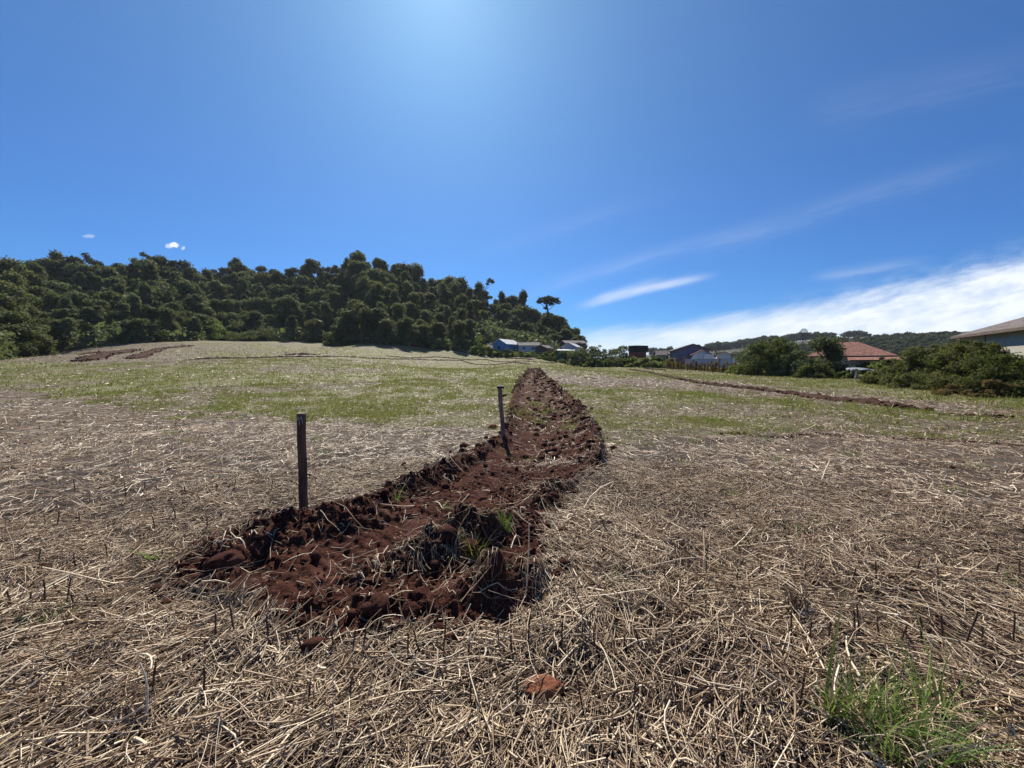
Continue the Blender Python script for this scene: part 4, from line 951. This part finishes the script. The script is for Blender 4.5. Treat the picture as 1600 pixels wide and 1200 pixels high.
for i, (px, pyb, hpx, Y) in enumerate(far_l):
    pr = fp[i % 3]; X, Y = G(px, pyb)
    if Y > 395: Y = 560; X = (px - 800) / F * Y
    zb = float(base(np.array([X]), np.array([Y]))[0]) - 1; zt_ = zb + 1 + min(hpx / F * Y, 16); s_ = (zt_ - zb) / fp_h[0]
    lab = f"tiny dark tree on the distant slope, {ords(i + 1)} from the left of the far trees"
    if i < 3: pr.location = (X, Y, zb); pr.scale = (s_ * 1.25, s_ * 1.25, s_); pr['label'] = lab; pr['group'] = 'trees on the distant slope'
    else: dup(pr, (X, Y, zb), random.uniform(0, 6), (s_ * 1.25, s_ * 1.25, s_), lab, group='trees on the distant slope')
uh = P(1092, 539, 420)[2] - P(1092, 556, 420)[2]
for i, (px, pyt, hpx) in enumerate([(1081, 538, 12), (1090, 538, 13), (1098, 541, 12), (1107, 539, 15), (1116, 545, 10)]):
    X, Y_, zb, zt_ = at_px(px, pyt + hpx, pyt, 420); s_ = (zt_ - zb) / uh; lab = f"tiny flat-crowned tree behind the purple house, {ords(i + 1)} from the left"
    if i == 0: up_.location = (X, 420, zb); up_.scale = (s_,) * 3; up_['label'] = lab; up_['group'] = 'flat-crowned trees behind the purple house'
    else: dup(up_, (X, 420, zb), i, (s_,) * 3, lab, group='flat-crowned trees behind the purple house')
# dry corn-like plants by the white wall
def corn(h_):
    mb = MB(); mb.tube([(0, 0, -.05), (.02, 0, h_ * .5), (0, .02, h_)], [.03, .025, .012], 5)
    Vs = []
    t_ = thing('dry_corn_plant', 'x', 'corn plant'); mb.build('stem', M['dry'], t_)
    n_ = 90; z = rng.uniform(.1, 1, n_) * h_; c_ = np.stack([rng.normal(0, .11, n_), rng.normal(0, .11, n_), z], 1); nm = rng.normal(size=(n_, 3)); nm[:, 2] *= .3; nm /= np.linalg.norm(nm, axis=1, keepdims=True)
    V, q = cards(c_, nm, .16 * rng.lognormal(0, .3, n_), .35); mesh_np('leaves', V, q, M['dry'], t_, attrs={'var': np.repeat(rng.random(n_), 4)})
    return t_
cps = [corn(1.7), corn(2.1), corn(1.4)]; ci = 0
for px in list(np.linspace(1042, 1092, 12)) + list(np.linspace(1096, 1150, 13)):
    px += random.uniform(-1.2, 1.2); Y = 74 - (px - 1042) * .1 + random.uniform(-1.5, 1.5); X = (px - 800) / F * Y; z = float(base(np.array([X]), np.array([Y]))[0]); ci += 1
    lab = f"dry brown corn plant by the white wall, {ords(ci)} from the left"
    if ci <= 3: t_ = cps[ci - 1]; t_.location = (X, Y, z); t_['label'] = lab; t_['group'] = 'dry corn plants by the white wall'
    else: dup(cps[ci % 3], (X, Y, z), random.uniform(0, 6), (1, 1, random.uniform(.7, 1.2)), lab, group='dry corn plants by the white wall')

# ------------------------------------------------------------------ buildings
def wallmat(name, c, v_=.12):
    return simple(name, tuple(x_ * (1 - v_) for x_ in c), tuple(min(1, x_ * (1 + v_)) for x_ in c), 1.3, .85, .15, .01)
def roofmat(name, a, b_, rib=5.0, rough=.8, spec=.25):
    m_, t, b, o = mat(name); co = objco(t)
    wv = t.nodes.new('ShaderNodeTexWave'); wv.bands_direction = 'X'; wv.inputs['Scale'].default_value = rib; wv.inputs['Distortion'].default_value = .3; t.links.new(co, wv.inputs[0])
    w2 = t.nodes.new('ShaderNodeTexWave'); w2.bands_direction = 'Y'; w2.inputs['Scale'].default_value = rib * .6; w2.inputs['Distortion'].default_value = .5; t.links.new(co, w2.inputs[0])
    n_ = noise(t, co, 2.2, 7, .75); n6 = noise(t, co, 11, 3, .7)
    c = mixc(t, (n_ * .5 + n6 * .5).sm(.38, .62), a, b_); t.links.new(c, b.inputs['Base Color']); b.inputs['Roughness'].default_value = rough; b.inputs['Specular IOR Level'].default_value = spec
    bump(t, b, E(t, wv.outputs['Fac']) * .7 + E(t, w2.outputs['Fac']) * .3, .9, .05); return m_
M['glassdark'] = simple('dark_window', (.01, .012, .015), (.02, .022, .026), 2, .15, .02, .001, spec=.6)
M['fascia'] = simple('fascia', (.10, .07, .06), (.16, .12, .10), 4, .7)
def house(name, label, cx, cy, zb, ang, w_, d_, h_, rise, style, wm, rm, over=.4, windows=(), wingroof=None, group=None, fascia=None):
    """origin at the front-left corner, x along the front, y away from the camera"""
    t_ = thing(name, label, 'house', (cx, cy, zb), ang, group)
    mb = MB(); mb.box(0, 0, -2.0, w_, d_, h_)
    if style == 'gx':    # gable ridge along x -> triangles on x ends
        for x_, x2 in ((.0, .12), (w_ - .12, w_)):
            k = len(mb.v); mb.v += [(x_, 0, h_), (x_, d_, h_), (x_, d_ / 2, h_ + rise), (x2, 0, h_), (x2, d_, h_), (x2, d_ / 2, h_ + rise)]; mb.f += [[k, k + 1, k + 2], [k + 3, k + 5, k + 4]]
    if style == 'gy':
        for y_, y2 in ((.0, .12), (d_ - .12, d_)):
            k = len(mb.v); mb.v += [(0, y_, h_), (w_, y_, h_), (w_ / 2, y_, h_ + rise), (0, y2, h_), (w_, y2, h_), (w_ / 2, y2, h_ + rise)]; mb.f += [[k, k + 1, k + 2], [k + 3, k + 5, k + 4]]
    mb.build('wall', wm, t_)
    rf = MB(); o = over; th = .1
    def slab(p):  # p: 3-4 corner points of upper surface
        lo = [(a, b_, c - th) for a, b_, c in p]; rf.poly(p); rf.poly(lo[::-1])
        for i in range(len(p)): j = (i + 1) % len(p); rf.poly([p[i], lo[i], lo[j], p[j]])
    e = .13
    if style == 'gx':
        sl = rise / (d_ / 2); ze = h_ + e - o * sl; zr = h_ + rise + e
        slab([(-o, -o, ze), (w_ + o, -o, ze), (w_ + o, d_ / 2, zr), (-o, d_ / 2, zr)]); slab([(-o, d_ / 2, zr + .003), (w_ + o, d_ / 2, zr + .003), (w_ + o, d_ + o, ze), (-o, d_ + o, ze)])
    elif style == 'gy':
        sl = rise / (w_ / 2); ze = h_ + e - o * sl; zr = h_ + rise + e
        slab([(-o, -o, ze), (w_ / 2, -o, zr), (w_ / 2, d_ + o, zr), (-o, d_ + o, ze)]); slab([(w_ / 2, -o, zr + .003), (w_ + o, -o, ze), (w_ + o, d_ + o, ze), (w_ / 2, d_ + o, zr + .003)])
    elif style == 'hip':
        m_ = min(w_, d_) / 2; sl = rise / m_; ze = h_ + e - o * sl; zr = h_ + rise + e
        if w_ >= d_: a, b_ = (m_, d_ / 2, zr), (w_ - m_, d_ / 2, zr)
        else: a, b_ = (w_ / 2, m_, zr), (w_ / 2, d_ - m_, zr)
        c00, c10, c11, c01 = (-o, -o, ze), (w_ + o, -o, ze), (w_ + o, d_ + o, ze), (-o, d_ + o, ze)
        if w_ >= d_: slab([c00, c10, b_, a]); slab([c10, c11, b_]); slab([c11, c01, a, b_]); slab([c01, c00, a])
        else: slab([c00, c10, a]); slab([c10, c11, b_, a]); slab([c11, c01, b_]); slab([c01, c00, a, b_])
    elif style == 'flat':
        rf.box(-o, -o, h_, w_ + o, d_ + o, h_ + .18)
    ro = rf.build('roof', rm, t_)
    if fascia:
        MB().box(-o, -o - .03, ze - .2, w_ + o, -o + .0, ze - .0).build('gutter', fascia, ro)
        MB().box(-o - .03, -o, ze - .2, -o, d_ + o, ze).build('gutter', fascia, ro)
    for (x_, z_, ww, wh) in windows:
        f_ = MB().box(x_, -.05, z_, x_ + ww, .02, z_ + wh).build('window', M['paletop'] if 0 else wm, t_)
        MB().box(x_ + .07, -.06, z_ + .07, x_ + ww - .07, -.045, z_ + wh - .07).build('pane', M['glassdark'], f_)
    return t_
M['iron'] = simple('dull_iron', (.06, .06, .065), (.12, .12, .13), 5, .7)
W_white = wallmat('white_plaster', (.52, .52, .55)); W_grey = wallmat('grey_plaster', (.34, .34, .36)); W_blue = wallmat('blue_plaster', (.13, .30, .50)); W_purple = wallmat('purple_plaster', (.21, .19, .27)); W_brown = wallmat('brown_wall', (.13, .085, .07)); W_brick = wallmat('brick_wall', (.19, .075, .055), .3)
R_red = roofmat('red_tiles', (.22, .085, .060), (.56, .27, .20), 6); R_grey = roofmat('grey_sheets', (.12, .105, .095), (.25, .22, .20), 4); R_pale = roofmat('pale_metal', (.55, .56, .58), (.75, .76, .78), 3, .5); R_tile = roofmat('weathered_tiles', (.10, .08, .075), (.34, .28, .25), 5); R_orange = roofmat('orange_tiles', (.30, .13, .06), (.50, .25, .12), 6)
W_dark = wallmat('dark_tank', (.02, .02, .022))
def pz(px, py, Y): p = P(px, py, Y); return p[0], p[1], p[2]
# blue house: front gable left, long side right
x, y, z = pz(770, 547, 114)
house('blue_house', 'bright blue gabled house with a white metal roof at the foot of the wood', x, y, z, R(-33), 4.8, 7.5, 1.75, 1.35, 'gy', W_blue, R_pale, .35, [(1.8, .2, 1.0, .9)])
x, y, z = pz(811, 549, 112)
house('grey_roofed_house', 'pale house with a long low brown-grey roof beside the blue house', x, y, z, R(4), 6.0, 6, 1.7, 1.0, 'gx', W_white, R_grey, .3, [(1.0, .5, .8, .8), (3.6, .5, .8, .8)])
x, y, z = pz(836, 549, 108)
house('brown_house', 'low house with a dark brown gable right of the long grey roof', x, y, z, R(-30), 3.4, 7.5, .9, .8, 'gy', W_brown, R_grey, .3)
x, y, z = pz(884, 546, 118)
house('back_house', 'house with a flat brown roof rising behind the grey gable', x, y, z, R(10), 6.5, 6, 1.9, .9, 'gx', W_brown, R_grey, .3)
x, y, z = pz(878, 552, 104)
house('grey_gable_house', 'grey gabled house left of the dark bushes', x, y, z, R(-25), 3.8, 6, 1.7, 1.0, 'gy', W_grey, R_pale, .3)
x, y, z = pz(872, 554, 100)
house('white_shed', 'low shed with white roof edge in front of the grey gable', x, y, z, R(3), 4.4, 3, 1.0, .3, 'gx', wallmat('green_wall', (.10, .25, .18)), R_pale, .2)
x, y, z = pz(994, 562, 95)
house('brick_tower', 'unfinished dark box on a red brick stair tower above the bushes', x, y, z, R(20), 3.0, 3.0, 1.9, 0, 'flat', W_brick, W_dark, .05, ())
tk = bpy.context.scene.objects.get('brick_tower'); MB().box(-.4, -.3, 2.1, 3.3, 2.7, 3.5).build('water_tank_box', W_dark, tk)
x, y, z = pz(1027, 562, 92)
house('grey_house', 'small grey sloped-roof house between the brick tower and the purple house', x, y, z, R(-8), 2.6, 4, 1.1, 1.0, 'gx', W_grey, R_grey, .2)
x, y, z = pz(1055, 566, 84)
house('purple_house', 'house with a purple gable wall and wide low grey roof', x, y, z, R(-14), 6.8, 8, 2.7, 1.15, 'gy', W_purple, R_grey, .7)
x, y, z = pz(1082, 570, 79)
house('orange_roofed_house', 'low house with an orange tiled roof in front of the purple house', x, y, z, R(-20), 3.6, 5, 2.1, .9, 'gy', W_white, R_orange, .3)
x, y, z = pz(1100, 571, 77.5)
house('white_annex', 'small flat white box beside the orange roof', x, y, z, R(-20), 1.7, 2, 2.1, 0, 'flat', W_white, W_white, .05)
x, y, z = pz(1120, 569, 110)
house('far_orange_house', 'sliver of a distant orange-roofed white house behind the corn plants', x, y, z, R(-25), 3.4, 5, 2.7, .8, 'gy', W_white, R_orange, .3)
# boundary wall of white slabs
t_ = thing('white_wall', 'white painted slab wall between the fields and the purple house', 'wall', pz(1071, 575, 77), R(-18))
mbw = MB().box(0, 0, -.5, 8.5, .15, 1.75); mbw.box(8.55, -.02, -.5, 8.8, .2, 1.95); mbw.build('slabs', W_white, t_)
MB().box(-.05, -.03, 1.752, 8.5, .18, 1.82).build('coping', W_grey, t_)
# red-roofed hip house
az = math.atan(495 / F); D = 76
cxm, cym = math.sin(az) * D, math.cos(az) * D; tx_, ty_ = math.cos(az), -math.sin(az); w_ = 9.6
zb = float(base(np.array([cxm]), np.array([cym]))[0]); zeave = P(1350, 555, cym)[2]
zb = min(zb, zeave - 2.7)
hs_ = house('red_roofed_house', 'white house with a weathered red tiled hip roof', cxm + tx_ * -2.6, cym + ty_ * -2.6, zb, -az + R(3), w_, 7, zeave - zb, 1.95, 'hip', W_white, R_red, .45, [(2.2, zeave - zb - 1.35, 1.1, 1.0)], fascia=M['fascia'])
MB().tube([(1.25, -.08, -.5), (1.25, -.08, zeave - zb)], .06, 6).build('downpipe', W_white, hs_)
MB().poly([(4.6, -2.6, zeave - zb - .75), (w_ + 1.0, -2.6, zeave - zb - .75), (w_ + 1.0, 0, zeave - zb - .2), (4.6, 0, zeave - zb - .2)]).poly([(4.6, -2.6, zeave - zb - .85), (4.6, 0, zeave - zb - .3), (w_ + 1.0, 0, zeave - zb - .3), (w_ + 1.0, -2.6, zeave - zb - .85)]).build('porch_roof', R_red, hs_)
# big house at the right edge
zb = 0.1; ze_ = P(1478, 525, 31.5)[2]
bh = house('big_house', 'large pale house with a weathered grey tiled hip roof at the right edge', 36.4, 31.0, zb, math.atan2(-.85, -.53), 16, 12, ze_ - zb + .1, 2.5, 'hip', wallmat('cream_plaster', (.46, .44, .38)), R_tile, .6, fascia=M['fascia'])
MB().box(3.2, -.04, .5, 3.26, .0, ze_ - zb - .1).build('wall_joint', M['fascia'], bh)
# net covered shed
x, y, z = pz(1331, 597, 42); zs = float(base(np.array([x]), np.array([y]))[0])
sh = thing('shade_net_shed', 'low open shed roofed with sagging grey shade netting', 'shed', (x, y, zs), R(-32))
M['net'] = simple('grey_netting', (.10, .11, .13), (.30, .32, .36), 5, .9, .5, .03)
nxn, nyn = 22, 8; gv = []
zt_ = P(1360, 578, 42)[2] - zs
for j in range(nyn):
    for i in range(nxn):
        gv.append((i * 5.3 / (nxn - 1) - .2, j * 2.6 / (nyn - 1) - .2, zt_ + .10 * math.sin(i * 1.1 + j) + .13 * math.sin(i * .45) - (.22 * (random.random()) if j == 0 else .03 * random.random()) + .1 * j / nyn))
idn = np.arange(nxn * nyn).reshape(nyn, nxn); qn = np.stack([idn[:-1, :-1], idn[:-1, 1:], idn[1:, 1:], idn[1:, :-1]], -1).reshape(-1, 4)
no_ = mesh_np('net_roof', np.array(gv), qn, M['net'], sh); so = no_.modifiers.new('s', 'SOLIDIFY'); so.thickness = .02
for xx_ in (.25, 2.0, 3.9):
    for yv in (0, 2.2): MB().box(xx_, yv, -.3, xx_ + .12, yv + .12, zt_ - .1).build('post', W_white, sh)
MB().box(.2, -.02, .05, 4.1, .0, .16).build('rail', W_grey, sh); MB().box(.3, 1.9, .3, 3.8, 1.96, .36).build('rail', W_grey, sh)
MB().box(2.4, 1.2, 0, 2.8, 1.6, .75).build('barrel', W_brick, sh)
# wind pump wheel
x, y, z = pz(1255, 520, 90)
wp = thing('wind_pump', 'many-bladed wind pump wheel rising behind the dark bushes', 'wind pump', (x, y, z))
MB().tube([(-.5, 0, -8), (0, 0, 0)], .05, 5).tube([(.5, 0, -8), (0, 0, 0)], .05, 5).tube([(0, .5, -8), (0, 0, 0)], .05, 5).build('tower', M['iron'], wp)
mb = MB()
for k in range(16):
    a = k * math.pi / 8; c_, s_ = math.cos(a), math.sin(a); r0, r1, h_ = .35, 1.0, .11
    mb.poly([(c_ * r0 - s_ * .04, -.2, s_ * r0 + c_ * .04), (c_ * r0 + s_ * .04, -.2, s_ * r0 - c_ * .04), (c_ * r1 + s_ * h_, -.26, s_ * r1 - c_ * h_), (c_ * r1 - s_ * h_, -.2, s_ * r1 + c_ * h_)])
    mb.tube([(0, -.2, 0), (c_ * r0, -.2, s_ * r0)], .015, 4, False)
mb.build('blade_wheel', M['iron'], wp)
MB().poly([(0, .2, .1), (0, 1.3, .35), (0, 1.3, -.25), (0, .2, -.05)]).tube([(0, -.2, 0), (0, .3, 0)], .1, 6).build('tail_vane', M['iron'], wp)
# power lines with poles behind the houses
pp = []
for px, pyb, pyt in [(812, 545, 527), (905, 552, 534)]:
    x, y, z = pz(px, pyb, 116); zt_ = P(px, pyt, 116)[2]; pp.append((x, y, zt_))
    t_ = thing('power_pole', 'thin dark power pole behind the ' + ('blue house' if px < 850 else 'grey gable house'), 'pole', (x, y, z))
    MB().tube([(0, 0, -3), (0, 0, zt_ - z)], [.12, .09], 6).build('post', M['bark'], t_); MB().box(-.6, -.05, zt_ - z - .3, .6, .05, zt_ - z - .18).build('crossarm', M['bark'], t_)
for k, (nm_, oz) in enumerate((('upper', -.1), ('lower', -.9))):
    (a, b_) = pp; pts = [(a[0] + (b_[0] - a[0]) * s_, a[1], a[2] + (b_[2] - a[2]) * s_ - .9 * 4 * s_ * (1 - s_) + oz) for s_ in np.linspace(0, 1, 12)]
    tag(MB().tube(pts, .035, 4).build('power_cable', M['plastic']), f'thin dark {nm_} cable sagging between the two power poles', 'cable', 'cables behind the houses')
hm = bpy.data.materials.new('haze'); hm.use_nodes = True; ht = hm.node_tree; ht.nodes.clear()
ho = ht.nodes.new('ShaderNodeOutputMaterial'); hv = ht.nodes.new('ShaderNodeVolumePrincipled'); hv.inputs['Density'].default_value = HAZE  # thin volume added to veil the wood, standing in for lens glare
hv.inputs['Color'].default_value = (.80, .88, 1.0, 1); hv.inputs['Anisotropy'].default_value = .35; ht.links.new(hv.outputs[0], ho.inputs['Volume'])
hz_ = MB().box(-5200, -320, -16, 5200, 6200, 75).build('haze', hm); tag(hz_, 'thin added haze veiling the fields and the wooded hill', kind='stuff')
print('OBJ', len(bpy.data.objects), 'faces', sum(len(m_.polygons) for m_ in bpy.data.meshes))
